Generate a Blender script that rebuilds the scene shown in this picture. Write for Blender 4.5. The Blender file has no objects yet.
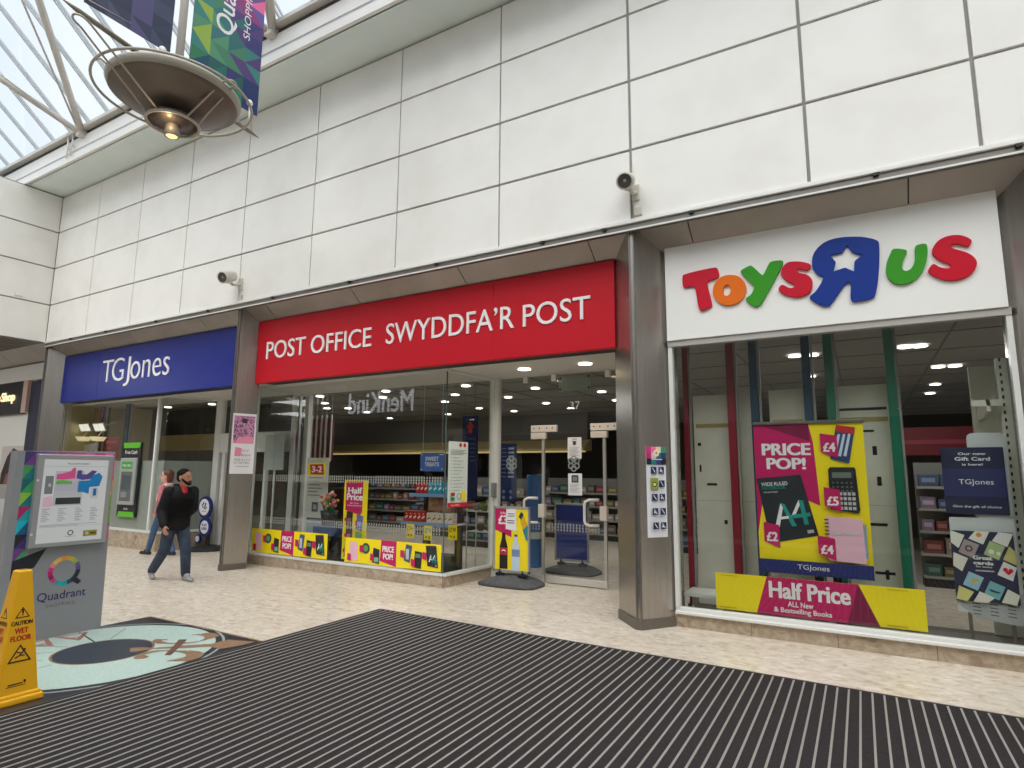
import bpy, bmesh, math, random
from mathutils import Vector, Matrix
R = math.radians
random.seed(7)
scene = bpy.context.scene
COL = scene.collection

# ------------------------------------------------------------------ camera
cam_d = bpy.data.cameras.new('camera')
cam = bpy.data.objects.new('camera', cam_d)
COL.objects.link(cam)
CAM_H = 1.70
yaw, pit, rol = -0.52257, 0.14551, 0.00792
cy, sy = math.cos(yaw), math.sin(yaw)
fwd = Vector((sy*math.cos(pit), cy*math.cos(pit), math.sin(pit)))
rgt = Vector((cy, -sy, 0))
upv = rgt.cross(fwd)
r2 = math.cos(rol)*rgt + math.sin(rol)*upv
u2 = -math.sin(rol)*rgt + math.cos(rol)*upv
M = Matrix((r2, u2, -fwd)).transposed().to_4x4()
M.translation = (0, 0, CAM_H)
cam.matrix_world = M
cam_d.sensor_width = 36
cam_d.lens = 600/1024*36
cam_d.clip_start = 0.05
cam_d.clip_end = 300
scene.camera = cam

# ------------------------------------------------------------------ world, fill sun, exposure
w = bpy.data.worlds.new('overcast_sky'); scene.world = w
w.use_nodes = True
nt = w.node_tree
bg = nt.nodes['Background']
tc = nt.nodes.new('ShaderNodeTexCoord')
nz = nt.nodes.new('ShaderNodeTexNoise'); nz.inputs['Scale'].default_value = 2.2; nz.inputs['Detail'].default_value = 4
rp = nt.nodes.new('ShaderNodeValToRGB')
rp.color_ramp.elements[0].position = .35; rp.color_ramp.elements[0].color = (.66, .80, .95, 1)
rp.color_ramp.elements[1].position = .65; rp.color_ramp.elements[1].color = (.92, .96, 1, 1)
nt.links.new(tc.outputs['Generated'], nz.inputs['Vector'])
nt.links.new(nz.outputs['Fac'], rp.inputs['Fac'])
nt.links.new(rp.outputs['Color'], bg.inputs['Color'])
bg.inputs['Strength'].default_value = .92
sun_d = bpy.data.lights.new('sky_fill_sun', 'SUN')  # wide soft lamp added to brighten walls and floor without whitening the sky
sun_d.energy = 3.9; sun_d.angle = R(80); sun_d.color = (1, .985, .96)
sun = bpy.data.objects.new('sky_fill_sun', sun_d); COL.objects.link(sun)
sun.rotation_euler = Vector((-.10, .38, -.92)).to_track_quat('-Z', 'Y').to_euler()
sun.location = (0, 0, 30)
scene.view_settings.view_transform = 'Standard'
scene.view_settings.look = 'None'
scene.view_settings.gamma = 1
scene.view_settings.use_curve_mapping = False
scene.view_settings.exposure = 0.27
cyc = scene.cycles
cyc.max_bounces = 10; cyc.diffuse_bounces = 5; cyc.glossy_bounces = 4; cyc.transparent_max_bounces = 16
cyc.sample_clamp_indirect = 6

# ------------------------------------------------------------------ materials
def lin(c):
    return tuple((x/255/12.92 if x/255 <= .04045 else ((x/255+.055)/1.055)**2.4) for x in c)
MATS = {}
def mat(name, c, rough=.5, metal=0, emit=0, spec=.5, c2=None, scale=8, detail=4, lo=.35, hi=.65, bump=0, bscale=None, stretch=None, coat=0):
    """plain or two-tone (noise mixed) principled material, sRGB 0-255 colours"""
    if name in MATS: return MATS[name]
    m = bpy.data.materials.new(name); m.use_nodes = True
    n = m.node_tree; b = n.nodes['Principled BSDF']
    b.inputs['Base Color'].default_value = (*lin(c), 1)
    b.inputs['Roughness'].default_value = rough
    b.inputs['Metallic'].default_value = metal
    b.inputs['Specular IOR Level'].default_value = spec
    b.inputs['Coat Weight'].default_value = coat
    m.diffuse_color = (*lin(c), 1)
    if emit:
        b.inputs['Emission Color'].default_value = (*lin(c), 1)
        b.inputs['Emission Strength'].default_value = emit
    if c2 or bump:
        t = n.nodes.new('ShaderNodeTexCoord')
        mp = n.nodes.new('ShaderNodeMapping')
        if stretch: mp.inputs['Scale'].default_value = stretch
        n.links.new(t.outputs['Object'], mp.inputs['Vector'])
        if c2:
            z = n.nodes.new('ShaderNodeTexNoise'); z.inputs['Scale'].default_value = scale; z.inputs['Detail'].default_value = detail
            n.links.new(mp.outputs['Vector'], z.inputs['Vector'])
            r_ = n.nodes.new('ShaderNodeValToRGB')
            r_.color_ramp.elements[0].position = lo; r_.color_ramp.elements[0].color = (*lin(c), 1)
            r_.color_ramp.elements[1].position = hi; r_.color_ramp.elements[1].color = (*lin(c2), 1)
            n.links.new(z.outputs['Fac'], r_.inputs['Fac'])
            n.links.new(r_.outputs['Color'], b.inputs['Base Color'])
        if bump:
            z2 = n.nodes.new('ShaderNodeTexNoise'); z2.inputs['Scale'].default_value = bscale or scale
            n.links.new(mp.outputs['Vector'], z2.inputs['Vector'])
            bp = n.nodes.new('ShaderNodeBump'); bp.inputs['Strength'].default_value = bump; bp.inputs['Distance'].default_value = .01
            n.links.new(z2.outputs['Fac'], bp.inputs['Height'])
            n.links.new(bp.outputs['Normal'], b.inputs['Normal'])
    MATS[name] = m
    return m
def C(*rgb):
    """flat print / paint colour"""
    return mat('paint_%d_%d_%d' % rgb, rgb, .5)

def glass(name, tint=(.86, .90, .88), refl=1.0, ior=1.5):
    m = bpy.data.materials.new(name); m.use_nodes = True
    n = m.node_tree; n.nodes.clear()
    o = n.nodes.new('ShaderNodeOutputMaterial')
    t = n.nodes.new('ShaderNodeBsdfTransparent'); t.inputs['Color'].default_value = (*tint, 1)
    g = n.nodes.new('ShaderNodeBsdfGlossy'); g.inputs['Roughness'].default_value = 0
    f = n.nodes.new('ShaderNodeFresnel'); f.inputs['IOR'].default_value = ior
    mx = n.nodes.new('ShaderNodeMixShader')
    k = n.nodes.new('ShaderNodeMath'); k.operation = 'MULTIPLY'; k.inputs[1].default_value = refl
    ge = n.nodes.new('ShaderNodeNewGeometry')
    iv = n.nodes.new('ShaderNodeMath'); iv.operation = 'SUBTRACT'; iv.inputs[0].default_value = 1; n.links.new(ge.outputs['Backfacing'], iv.inputs[1])
    k2 = n.nodes.new('ShaderNodeMath'); k2.operation = 'MULTIPLY'
    n.links.new(f.outputs['Fac'], k.inputs[0])
    n.links.new(k.outputs[0], k2.inputs[0]); n.links.new(iv.outputs[0], k2.inputs[1])
    n.links.new(k2.outputs[0], mx.inputs['Fac'])
    n.links.new(t.outputs['BSDF'], mx.inputs[1]); n.links.new(g.outputs['BSDF'], mx.inputs[2])
    n.links.new(mx.outputs['Shader'], o.inputs['Surface'])
    return m
GLASS = glass('shop_glass', (.92, .935, .925), 1.4)
ROOFGLASS = glass('roof_glass', (.99, .995, 1), .6)
FROST = bpy.data.materials.new('frosted_film'); FROST.use_nodes = True
_b = FROST.node_tree.nodes['Principled BSDF']
_b.inputs['Base Color'].default_value = (*lin((186, 192, 184)), 1); _b.inputs['Roughness'].default_value = .45
_b.inputs['Alpha'].default_value = .72

PANEL = mat('cladding_panel', (236, 234, 228), .42, c2=(229, 226, 219), scale=1.6, detail=7, lo=.42, hi=.72)
JOINT = mat('joint_grey', (150, 148, 142), .6)
WHITE = mat('white_paint', (232, 231, 226), .4)
WFRAME = mat('white_frame', (222, 222, 217), .35)
STEEL = mat('brushed_steel', (180, 176, 170), .27, .92, c2=(171, 166, 160), scale=4, stretch=(6, 6, .4))
SOFFIT = mat('soffit_metal', (162, 155, 147), .34, .55, c2=(152, 145, 137), scale=2)
DARKGAP = mat('dark_gap', (45, 43, 41), .7)
RAIL = mat('grey_rail', (122, 117, 110), .4, .5)

def marble(name, cols, rough=.28, scale=9):
    m = bpy.data.materials.new(name); m.use_nodes = True
    n = m.node_tree; b = n.nodes['Principled BSDF']; b.inputs['Roughness'].default_value = rough
    t = n.nodes.new('ShaderNodeTexCoord')
    mp = n.nodes.new('ShaderNodeMapping'); mp.inputs['Scale'].default_value = (1, 1.6, 1.3)
    n.links.new(t.outputs['Object'], mp.inputs['Vector'])
    z = n.nodes.new('ShaderNodeTexNoise'); z.inputs['Scale'].default_value = scale; z.inputs['Detail'].default_value = 9
    z.inputs['Roughness'].default_value = .68; z.inputs['Distortion'].default_value = .9
    z3 = n.nodes.new('ShaderNodeTexNoise'); z3.inputs['Scale'].default_value = scale*.09; z3.inputs['Detail'].default_value = 3
    n.links.new(mp.outputs['Vector'], z.inputs['Vector']); n.links.new(mp.outputs['Vector'], z3.inputs['Vector'])
    r_ = n.nodes.new('ShaderNodeValToRGB')
    ps = (.30, .44, .56, .70)
    while len(r_.color_ramp.elements) < 4: r_.color_ramp.elements.new(.5)
    for e, p, c in zip(r_.color_ramp.elements, ps, cols): e.position = p; e.color = (*lin(c), 1)
    n.links.new(z.outputs['Fac'], r_.inputs['Fac'])
    mx = n.nodes.new('ShaderNodeMix'); mx.data_type = 'RGBA'; mx.blend_type = 'MULTIPLY'
    mx.inputs[0].default_value = .35
    r3 = n.nodes.new('ShaderNodeValToRGB'); r3.color_ramp.elements[0].color = (.78, .75, .7, 1); r3.color_ramp.elements[0].position = .35
    r3.color_ramp.elements[1].position = .6
    n.links.new(z3.outputs['Fac'], r3.inputs['Fac'])
    n.links.new(r_.outputs['Color'], mx.inputs[6]); n.links.new(r3.outputs['Color'], mx.inputs[7])
    n.links.new(mx.outputs[2], b.inputs['Base Color'])
    return m
FLOORM = marble('floor_terrazzo', [(160, 141, 121), (204, 190, 172), (220, 209, 193), (234, 227, 215)], .3, 8)
STONE = marble('plinth_stone', [(136, 117, 96), (170, 152, 130), (187, 170, 148), (204, 190, 171)], .35, 7)

# ------------------------------------------------------------------ frames and mesh builder
class Fr:
    """local frame: origin + u*U + v*V + w*N, N = U x V pointing out of the face"""
    def __init__(s, o, U=(1, 0, 0), V=(0, 0, 1)):
        s.o = Vector(o); s.U = Vector(U).normalized(); s.V = Vector(V).normalized(); s.N = s.U.cross(s.V)
    def p(s, u, v, w=0): return s.o + s.U*u + s.V*v + s.N*w
def FX(o): return Fr(o)                                   # faces the mall (-y)
def FE(o): return Fr(o, (0, 1, 0), (0, 0, 1))             # faces east (+x)
def FS(o): return Fr(o, (0, 1, 0), (0, 0, 1))
def FG(o): return Fr(o, (1, 0, 0), (0, 1, 0))             # lies on the ground, faces up
TXT = {}
def text_geo(s, bold=0, shear=0, spacing=1):
    k = (s, bold, shear, spacing)
    if k in TXT: return TXT[k]
    c = bpy.data.curves.new('t', 'FONT'); c.body = s; c.size = 1; c.offset = bold; c.shear = shear; c.space_character = spacing
    c.resolution_u = 4
    o = bpy.data.objects.new('t', c); COL.objects.link(o)
    dg = bpy.context.evaluated_depsgraph_get(); dg.update()
    me = bpy.data.meshes.new_from_object(o.evaluated_get(dg))
    vs = [(v.co.x, v.co.y) for v in me.vertices]; fs = [tuple(p.vertices) for p in me.polygons]
    bpy.data.objects.remove(o); bpy.data.curves.remove(c); bpy.data.meshes.remove(me)
    x0 = min(v[0] for v in vs); x1 = max(v[0] for v in vs); y0 = min(v[1] for v in vs); y1 = max(v[1] for v in vs)
    TXT[k] = (vs, fs, x0, x1, y0, y1)
    return TXT[k]

class MB:
    def __init__(s): s.bm = bmesh.new(); s.mats = []; s.smooth = set()
    def mi(s, m):
        if m not in s.mats: s.mats.append(m)
        return s.mats.index(m)
    def faces(s, vs, fs, m, smooth=False):
        i = s.mi(m); bv = [s.bm.verts.new(v) for v in vs]
        for f in fs:
            try:
                F = s.bm.faces.new([bv[k] for k in f]); F.material_index = i; F.smooth = smooth
            except ValueError: pass
        return s
    def box(s, a, b, m, bev=0):
        x0, y0, z0 = (min(p, q) for p, q in zip(a, b)); x1, y1, z1 = (max(p, q) for p, q in zip(a, b))
        vs = [(x0, y0, z0), (x1, y0, z0), (x1, y1, z0), (x0, y1, z0), (x0, y0, z1), (x1, y0, z1), (x1, y1, z1), (x0, y1, z1)]
        fs = [(3, 2, 1, 0), (4, 5, 6, 7), (0, 1, 5, 4), (1, 2, 6, 5), (2, 3, 7, 6), (3, 0, 4, 7)]
        if not bev: return s.faces(vs, fs, m)
        t = bmesh.new(); bv = [t.verts.new(v) for v in vs]
        for f in fs: t.faces.new([bv[k] for k in f])
        bmesh.ops.bevel(t, geom=t.edges[:], offset=bev, segments=2, affect='EDGES', profile=.5)
        t.verts.index_update()
        s.faces([v.co.copy() for v in t.verts], [[v.index for v in f.verts] for f in t.faces], m); t.free()
        return s
    def fbox(s, fr, u0, v0, u1, v1, w0, w1, m, bev=0):
        """box in a frame"""
        t = MB(); t.box((u0, v0, w0), (u1, v1, w1), m, bev)
        s.faces([fr.p(*v.co) for v in t.bm.verts], [[v.index for v in f.verts] for f in (t.bm.verts.index_update() or t.bm.faces)], m); t.bm.free()
        return s
    def poly(s, fr, pts, m, w=0):
        s.faces([fr.p(u, v, w) for u, v in pts], [tuple(range(len(pts)))], m); return s
    def prism(s, fr, pts, w0, w1, m, m_side=None):
        n = len(pts)
        a = sum(pts[i][0]*pts[(i+1) % n][1]-pts[(i+1) % n][0]*pts[i][1] for i in range(n))
        if a < 0: pts = pts[::-1]
        vs = [fr.p(u, v, w0) for u, v in pts]+[fr.p(u, v, w1) for u, v in pts]
        s.faces(vs, [tuple(range(n-1, -1, -1)), tuple(range(n, 2*n))], m)
        s.faces(vs, [(i, (i+1) % n, n+(i+1) % n, n+i) for i in range(n)], m_side or m)
        return s
    def disc(s, fr, u, v, ru, rv, w0, w1, m, n=28, a0=0, a1=2*math.pi):
        pts = [(u+ru*math.cos(a0+(a1-a0)*i/n), v+rv*math.sin(a0+(a1-a0)*i/n)) for i in range(n if abs(a1-a0-2*math.pi) < 1e-6 else n+1)]
        return s.prism(fr, pts, w0, w1, m)
    def ring(s, fr, u, v, r0, r1, w, m, n=32, a0=0, a1=2*math.pi):
        for i in range(n):
            p, q = a0+(a1-a0)*i/n, a0+(a1-a0)*(i+1)/n
            s.poly(fr, [(u+r0*math.cos(p), v+r0*math.sin(p)), (u+r1*math.cos(p), v+r1*math.sin(p)), (u+r1*math.cos(q), v+r1*math.sin(q)), (u+r0*math.cos(q), v+r0*math.sin(q))], m, w)
        return s
    def text(s, fr, t, u0, v0, u1, v1, w, m, bold=0, shear=0, spacing=1, depth=0, rot=0):
        if bold >= .03 and not depth:
            e = (u1-u0)*.012/max(1, len(t)*.5)*2
            for k in (-1, 1): s.text(fr, t, u0+k*e, v0, u1+k*e, v1, w+.00015*k, m, .02, shear, spacing, 0, rot)
            return s
        bold = min(bold, .022)
        vs, fs, x0, x1, y0, y1 = text_geo(t, bold, shear, spacing)
        sx, sy_ = (u1-u0)/(x1-x0), (v1-v0)/(y1-y0)
        cu, cv = (u0+u1)/2, (v0+v1)/2; ca, sa = math.cos(rot), math.sin(rot)
        P = []
        for x, y in vs:
            a, b = u0+(x-x0)*sx-cu, v0+(y-y0)*sy_-cv
            P.append((cu+a*ca-b*sa, cv+a*sa+b*ca))
        s.faces([fr.p(a, b, w+depth) for a, b in P], fs, m)
        if depth:
            ec = {}
            for f in fs:
                for i in range(len(f)):
                    e = (f[i], f[(i+1) % len(f)])
                    if (e[1], e[0]) in ec: del ec[(e[1], e[0])]
                    else: ec[e] = 1
            n = len(P)
            s.faces([fr.p(a, b, w) for a, b in P]+[fr.p(a, b, w+depth) for a, b in P], [(a, b, n+b, n+a) for a, b in ec], m)
        return s
    def tube(s, pts, r, m, n=10, closed=False, cap=True):
        pts = [Vector(p) for p in pts]; k = len(pts)
        rr = r if isinstance(r, (list, tuple)) else [r]*k
        rings = []; ref = None
        for i in range(k):
            if closed: t = pts[(i+1) % k]-pts[i-1]
            else: t = pts[min(i+1, k-1)]-pts[max(i-1, 0)]
            t.normalize()
            if ref is None: ref = Vector((0, 0, 1)) if abs(t.z) < .9 else Vector((1, 0, 0))
            a = (ref-t*ref.dot(t)).normalized(); b = t.cross(a); ref = a
            rings.append([pts[i]+(a*math.cos(2*math.pi*j/n)+b*math.sin(2*math.pi*j/n))*rr[i] for j in range(n)])
        vs = [v for g in rings for v in g]; fs = []
        for i in range(k if closed else k-1):
            i2 = (i+1) % k
            for j in range(n): fs.append((i*n+j, i*n+(j+1) % n, i2*n+(j+1) % n, i2*n+j))
        if cap and not closed: fs += [tuple(range(n-1, -1, -1)), tuple((k-1)*n+j for j in range(n))]
        return s.faces(vs, fs, m, True)
    def lathe(s, o, prof, m, n=40, axis=(0, 0, 1)):
        o = Vector(o); q = Vector((0, 0, 1)).rotation_difference(Vector(axis).normalized())
        vs = []; fs = []
        for r, z in prof:
            for j in range(n):
                a = 2*math.pi*j/n; vs.append(o+q @ Vector((r*math.cos(a), r*math.sin(a), z)))
        for i in range(len(prof)-1):
            for j in range(n): fs.append((i*n+j, i*n+(j+1) % n, (i+1)*n+(j+1) % n, (i+1)*n+j))
        return s.faces(vs, fs, m, True)
    def build(s, name, parent=None, origin=None):
        bmesh.ops.remove_doubles(s.bm, verts=s.bm.verts[:], dist=1e-6) if len(s.bm.verts) < 3000 else None
        me = bpy.data.meshes.new(name); 
        if origin is None and parent is not None and parent.type == 'EMPTY': origin = parent.location
        if origin is not None: bmesh.ops.translate(s.bm, verts=s.bm.verts[:], vec=-Vector(origin))
        s.bm.normal_update(); s.bm.to_mesh(me); s.bm.free()
        for m in s.mats: me.materials.append(m)
        o = bpy.data.objects.new(name, me); COL.objects.link(o)
        if origin is not None and parent is None: o.location = origin
        if parent is not None: o.parent = parent
        return o
def adopt(o, parent):
    o.parent = parent; return o
def tag(o, label=None, cat=None, group=None, kind=None):
    if label: o['label'] = label
    if cat: o['category'] = cat
    if group: o['group'] = group
    if kind: o['kind'] = kind
    return o
def thing(name, label, cat, loc=(0, 0, 0), group=None):
    o = bpy.data.objects.new(name, None); COL.objects.link(o); o.location = loc; o.empty_display_size = .1
    return tag(o, label, cat, group)
def struct(o): o['kind'] = 'structure'; return o
def kid(mb, name, parent):
    """part whose geometry is written in world coordinates"""
    org = Vector((0, 0, 0)); q = parent
    while q is not None: org += q.location; q = q.parent
    me_o = mb.build(name, None, None)
    me_o.data.transform(Matrix.Translation(-org)); me_o.parent = parent
    return me_o
def copy_tree(o, parent=None):
    c = o.copy(); COL.objects.link(c); c.parent = parent
    for ch in list(o.children): copy_tree(ch, c)
    return c
# ================================================================== THE SETTING
YC = 6.62        # cladding face
YS = 7.00        # sign faces
YG = 7.46        # set back glass line
H0, ROW = 4.68, .915
# floor
b = MB(); b.box((-30, -6, -.2), (10, 24, 0), FLOORM); struct(b.build('floor'))

# white cladding wall of single panels with recessed joints
XV = [-16.70, -14.87, -13.08, -11.31, -9.53, -7.70, -5.86, -4.04, -2.18, -.27, 1.16, 2.9, 4.9, 6.9, 9.0]
b = MB(); b.box((-16.70, YC+.03, H0), (9.0, YC+.3, 8.36), JOINT)
for i in range(len(XV)-1):
    for r in range(4):
        g0 = .022 if XV[i] in (-.27, 1.16, -2.18) else .011
        a, z = XV[i]+g0, H0+r*ROW
        b.box((a, YC, z+(.016 if r else 0)), (XV[i+1]-.011, YC+.04, z+ROW-.016), PANEL, .004)
struct(b.build('wall_front'))
b = MB(); b.box((-16.98, -2.9, H0), (-16.73, YC+.3, 8.36), JOINT)
for yy in [(-2.9, -1), (-1, 1.3), (1.3, 4), (4, YC)]:
    for r in range(4):
        z = H0+r*ROW
        b.box((-16.74, yy[0]+.006, z+(.016 if r else 0)), (-16.70, yy[1]-.006, z+ROW-.016), PANEL, .004)
struct(b.build('wall_left'))
# white edge and rail under the cladding
b = MB(); b.box((-16.7, YC-.03, H0-.03), (9, YC+.05, H0+.02), WHITE, .006)
b.box((-16.7, YC+.0, H0-.115), (9, YC+.06, H0-.03), RAIL); b.box((-16.7, YC-.012, H0-.115), (9, YC+.012, H0-.095), WFRAME)
for x in [-15.5, -14.0, -12.1, -10.4, -8.6, -6.8, -5.1, -3.4, -2.55, -1.5, .3, 1.4]:
    b.box((x, YC-.035, H0-.06), (x+.05, YC, H0-.03), DARKGAP)
struct(b.build('trim_1'))
# sloping soffit of metal sheets behind the rail
b = MB(); js = [-27, -22, -19.3, -16.75, -15.9, -13.4, -10.9, -8.95, -6.9, -4.81, -2.80, -1.55, .6, 1.6, 3.5, 6, 9]
fr = Fr((0, YC+.06, H0+.085), (1, 0, 0), (0, .44, -.33))
for i in range(len(js)-1):
    b.fbox(fr, js[i]+.006, 0, js[i+1]-.006, .56, -.09, -.05, SOFFIT)
b.fbox(fr, -27, 0, 9, .56, -.05, -.02, DARKGAP)
b.box((-27, 7.10, 4.25), (9, 7.5, 4.75), DARKGAP)
struct(b.build('trim_2'))

# steel pillars, wedge shaped in plan
def pillar(n, xa, xl, xr, label, bl=None, br=None):
    bl = xl if bl is None else bl; br = xr if br is None else br
    t = thing('steel_pillar', label, 'pillar', (xa, 6.7, 0))
    top = lambda y: H0-.02-(y-YC-.06)*.75
    def wedge(b, pts, z0, m):
        k = len(pts)
        vs = [(x, y, z0) for x, y in pts]+[(x, y, top(y)) for x, y in pts]
        b.faces(vs, [tuple(range(k))[::-1], tuple(range(k, 2*k))]+[(i, (i+1) % k, k+(i+1) % k, k+i) for i in range(k)], m)
    b = MB(); wedge(b, [(xa-.026, 6.685), (xa+.026, 6.685), (xr, 7.075), (br, 7.44), (bl, 7.44), (xl, 7.075)], .1, STEEL)
    kid(b, 'cladding_sheet', t)
    b = MB(); wedge(b, [(xa-.034, 6.672), (xa-.02, 6.672), (xa-.02, 6.70), (xa-.034, 6.70)], .1, RAIL); wedge(b, [(xa+.02, 6.672), (xa+.034, 6.672), (xa+.034, 6.70), (xa+.02, 6.70)], .1, RAIL)
    kid(b, 'edge_strip', t)
    b = MB(); pts = [(xa-.04, 6.66), (xa+.04, 6.66), (xr+.012, 7.06), (br+.012, 7.45), (bl-.012, 7.45), (xl-.012, 7.06)]
    b.prism(FG((0, 0, 0)), pts, 0, .10, mat('skirting_steel', (122, 116, 108), .45, .7)); kid(b, 'skirting', t)
    return t
pillar(3, -16.74, -17.15, -16.50, 'steel clad pillar at the corner left of the blue shop sign', -17.6, -17.3)
pillar(1, -9.54, -9.95, -9.39, 'steel clad pillar with the pink blossom poster between blue and red signs', -10.2, -10.0)
pillar(2, -2.21, -2.58, -1.90, 'steel clad pillar with the icon notice between red sign and white toy sign')
pillar(4, 1.68, 1.315, 2.05, 'steel clad pillar at the right edge beside the toy shop window')

# stepped eaves above the cladding
EAVE = mat('eaves_grey', (224, 233, 230), .6, c2=(217, 227, 224), scale=1.2)
b = MB(); b.box((-20, 5.88, 8.365), (9, YC+.3, 8.46), EAVE); struct(b.build('ceiling_eaves')); bpy.data.objects['ceiling_eaves'].name = 'trim_3'
b = MB(); b.box((-20, 5.82, 8.365), (9, 5.90, 8.52), WHITE); b.box((-20, 5.86, 8.52), (9, 6.0, 8.60), mat('eaves_grey_strip', (205, 210, 214), .6))  # pale grey strip set back between the white fascias
b.box((-20, 5.84, 8.60), (9, 6.0, 8.86), WHITE); struct(b.build('trim_4'))
b = MB(); b.box((-20, 5.86, 8.86), (9, 6.06, 8.95), mat('gutter_dark', (74, 66, 62), .6)); b.box((-20, 5.74, 8.95), (9, 6.06, 9.02), mat('gutter_cream', (205, 200, 192), .5))
struct(b.build('trim_5'))

# glazed roof: two slopes, bars, diagonal tubes
YE, ZE, SL, YR = 5.80, 9.02, .87, 1.475
ZR = ZE+(YE-YR)*SL
BARM = mat('glazing_bar', (196, 200, 202), .4); TUBEM = mat('roof_tube', (205, 199, 190), .45)
def roof_slope(name, ye, yr):
    ln = math.hypot(yr-ye, ZR-ZE); V = (0, yr-ye, ZR-ZE)
    root = bpy.data.objects.new(name, None); COL.objects.link(root); root['kind'] = 'structure'
    U = (1, 0, 0) if ye < yr else (-1, 0, 0)
    fr = Fr((0, ye, ZE), U, V)
    sgn = 1 if ye < yr else -1
    b = MB(); b.fbox(fr, -28, 0, 28, ln, .0, .012, ROOFGLASS); p = kid(b, 'pane', root)
    b = MB(); x = -27.5
    while x < 11:
        for dx in (-.04, .04):
            b.fbox(fr, sgn*(x+dx)-.010, 0, sgn*(x+dx)+.010, ln, -.025, .02, BARM)
        x += .76
    kid(b, 'glazing_bar', root)
    return root
roof_slope('window_1', YE, YR); roof_slope('window_2', 2*YR-YE, YR)
b = MB(); b.tube([(-28, YR, ZR-.1), (11, YR, ZR-.1)], .08, TUBEM); struct(b.build('trim_6'))
def rp_(x, y, off): return Vector((x, y, ZE-off+(YE-y)*SL))
tr0 = None
for k, x in enumerate((-14.15, -8.0, -1.85, 4.3)):
    t = bpy.data.objects.new('trim_%d' % (7+k), None); COL.objects.link(t); t['kind'] = 'structure'; t.location = (x, 5.8, 8.95)
    for sg, th in ((1, .065), (-1, .065)):
        b = MB(); b.tube([rp_(x+.05*sg, 5.77, .13), rp_(x+4.2*sg*.99, 1.6, .13)], th, TUBEM, 12); kid(b, 'brace_tube', t)
        b = MB(); b.tube([rp_(x+.02*sg, 5.75, .2), rp_(x+4.2*sg*.75, 1.6, .34)], .02, TUBEM, 8); kid(b, 'tie_rod', t)
    b = MB(); b.box((x-.09, 5.72, 8.80), (x+.09, 5.88, 9.0), TUBEM, .02); kid(b, 'node_plate', t)
    for dx in (-.35, -.55):
        b = MB(); b.tube([(x+dx, 5.79, 9.0), (x+dx, 5.79, 8.45)], .018, WHITE, 8); b.tube([(x+dx, 5.79, 8.75), (x+dx-.0, 5.86, 8.62)], .014, WHITE, 8); kid(b, 'cable_conduit', t)

# opposite side of the mall, seen only in the glass
OPP = mat('opposite_fascia', (176, 174, 169), .6); OPPD = mat('opposite_shopfront', (70, 67, 64), .5)
YO = -2.85
b = MB(); b.box((-30, YO-.3, 5.2), (10, YO, 9.0), PANEL); b.box((-30, YO-.3, 3.1), (10, YO, 5.2), OPP); b.box((-30, YO-.3, 0), (10, YO, 3.1), OPPD)
struct(b.build('wall_back'))
b = MB(); b.box((9, -3, 0), (9.2, 9, 9), PANEL); struct(b.build('wall_right'))
# low corridor to the left
LOUV = mat('louvre_grey', (132, 128, 122), .5)
b = MB(); b.box((-27, -2.9, 4.78), (-16.98, 7.2, 4.9), mat('corridor_void', (70, 68, 66), .8))
y = -2.8
while y < 6.6:
    b.box((-27, y, 4.66), (-16.75, y+.03, 4.78), LOUV); y += .085
struct(b.build('ceiling_corridor')); bpy.data.objects['ceiling_corridor'].name = 'trim_11'
b = MB(); b.box((-27.2, -2.9, 0), (-27, 24, 4.9), PANEL); struct(b.build('wall_far_left'))

# big shop interior behind the glass
INTW = mat('shop_wall', (120, 116, 110), .8); INTC = mat('shop_ceiling', (138, 137, 132), .8)
GRID = mat('ceiling_grid', (98, 97, 93), .7)
b = MB(); b.box((-17.3, 7.5, 3.36), (9, 20.2, 3.5), INTC)
x = -17
while x < 9:
    b.box((x, 7.6, 3.352), (x+.025, 20, 3.36), GRID); x += 1.2
y = 8.4
while y < 20:
    b.box((-17.3, y, 3.353), (9, y+.025, 3.36), GRID); y += 1.2
struct(b.build('ceiling'))
b = MB(); b.box((-17.5, 20, 0), (9, 20.2, 3.5), mat('shop_back_wall', (88, 84, 78), .8)); struct(b.build('wall_back_of_shop'))
b = MB(); b.box((-17.5, 7.2, 0), (-17.3, 20.2, 3.5), INTW); struct(b.build('wall_shop_left'))
b = MB(); b.box((4.2, 7.2, 0), (4.4, 20.2, 3.5), INTW); struct(b.build('wall_shop_right'))
b = MB(); b.box((-17.5, 7.46, 3.5), (9, 7.6, 6), INTW); struct(b.build('trim_12'))

# ---- plinths of beige stone
def plinth(name, pts, z1, tile=1.15):
    b = MB()
    for i in range(len(pts)-1):
        p, q = Vector((*pts[i], 0)), Vector((*pts[i+1], 0)); d = q-p; L = d.length; fr = Fr(p, d, (0, 0, 1))
        k = max(1, round(L/tile))
        for j in range(k):
            b.fbox(fr, L*j/k+.003, 0, L*(j+1)/k-.003, z1, -.12, .0, STONE, .003)
        b.fbox(fr, 0, 0, L, z1-.01, -.13, -.003, mat('stone_joint', (120, 104, 86), .8))
    return struct(b.build(name))
plinth('baseboard_front', [(-9.95, YG-.02), (-5.44, YG-.02), (-5.33, 8.64)], .17)
plinth('baseboard_right', [(-1.92, 7.045), (1.32, 7.045)], .165, .8)
plinth('baseboard_left', [(-17.2, YG-.02), (-12.82, YG-.02), (-12.60, 8.45)], .36)

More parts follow.
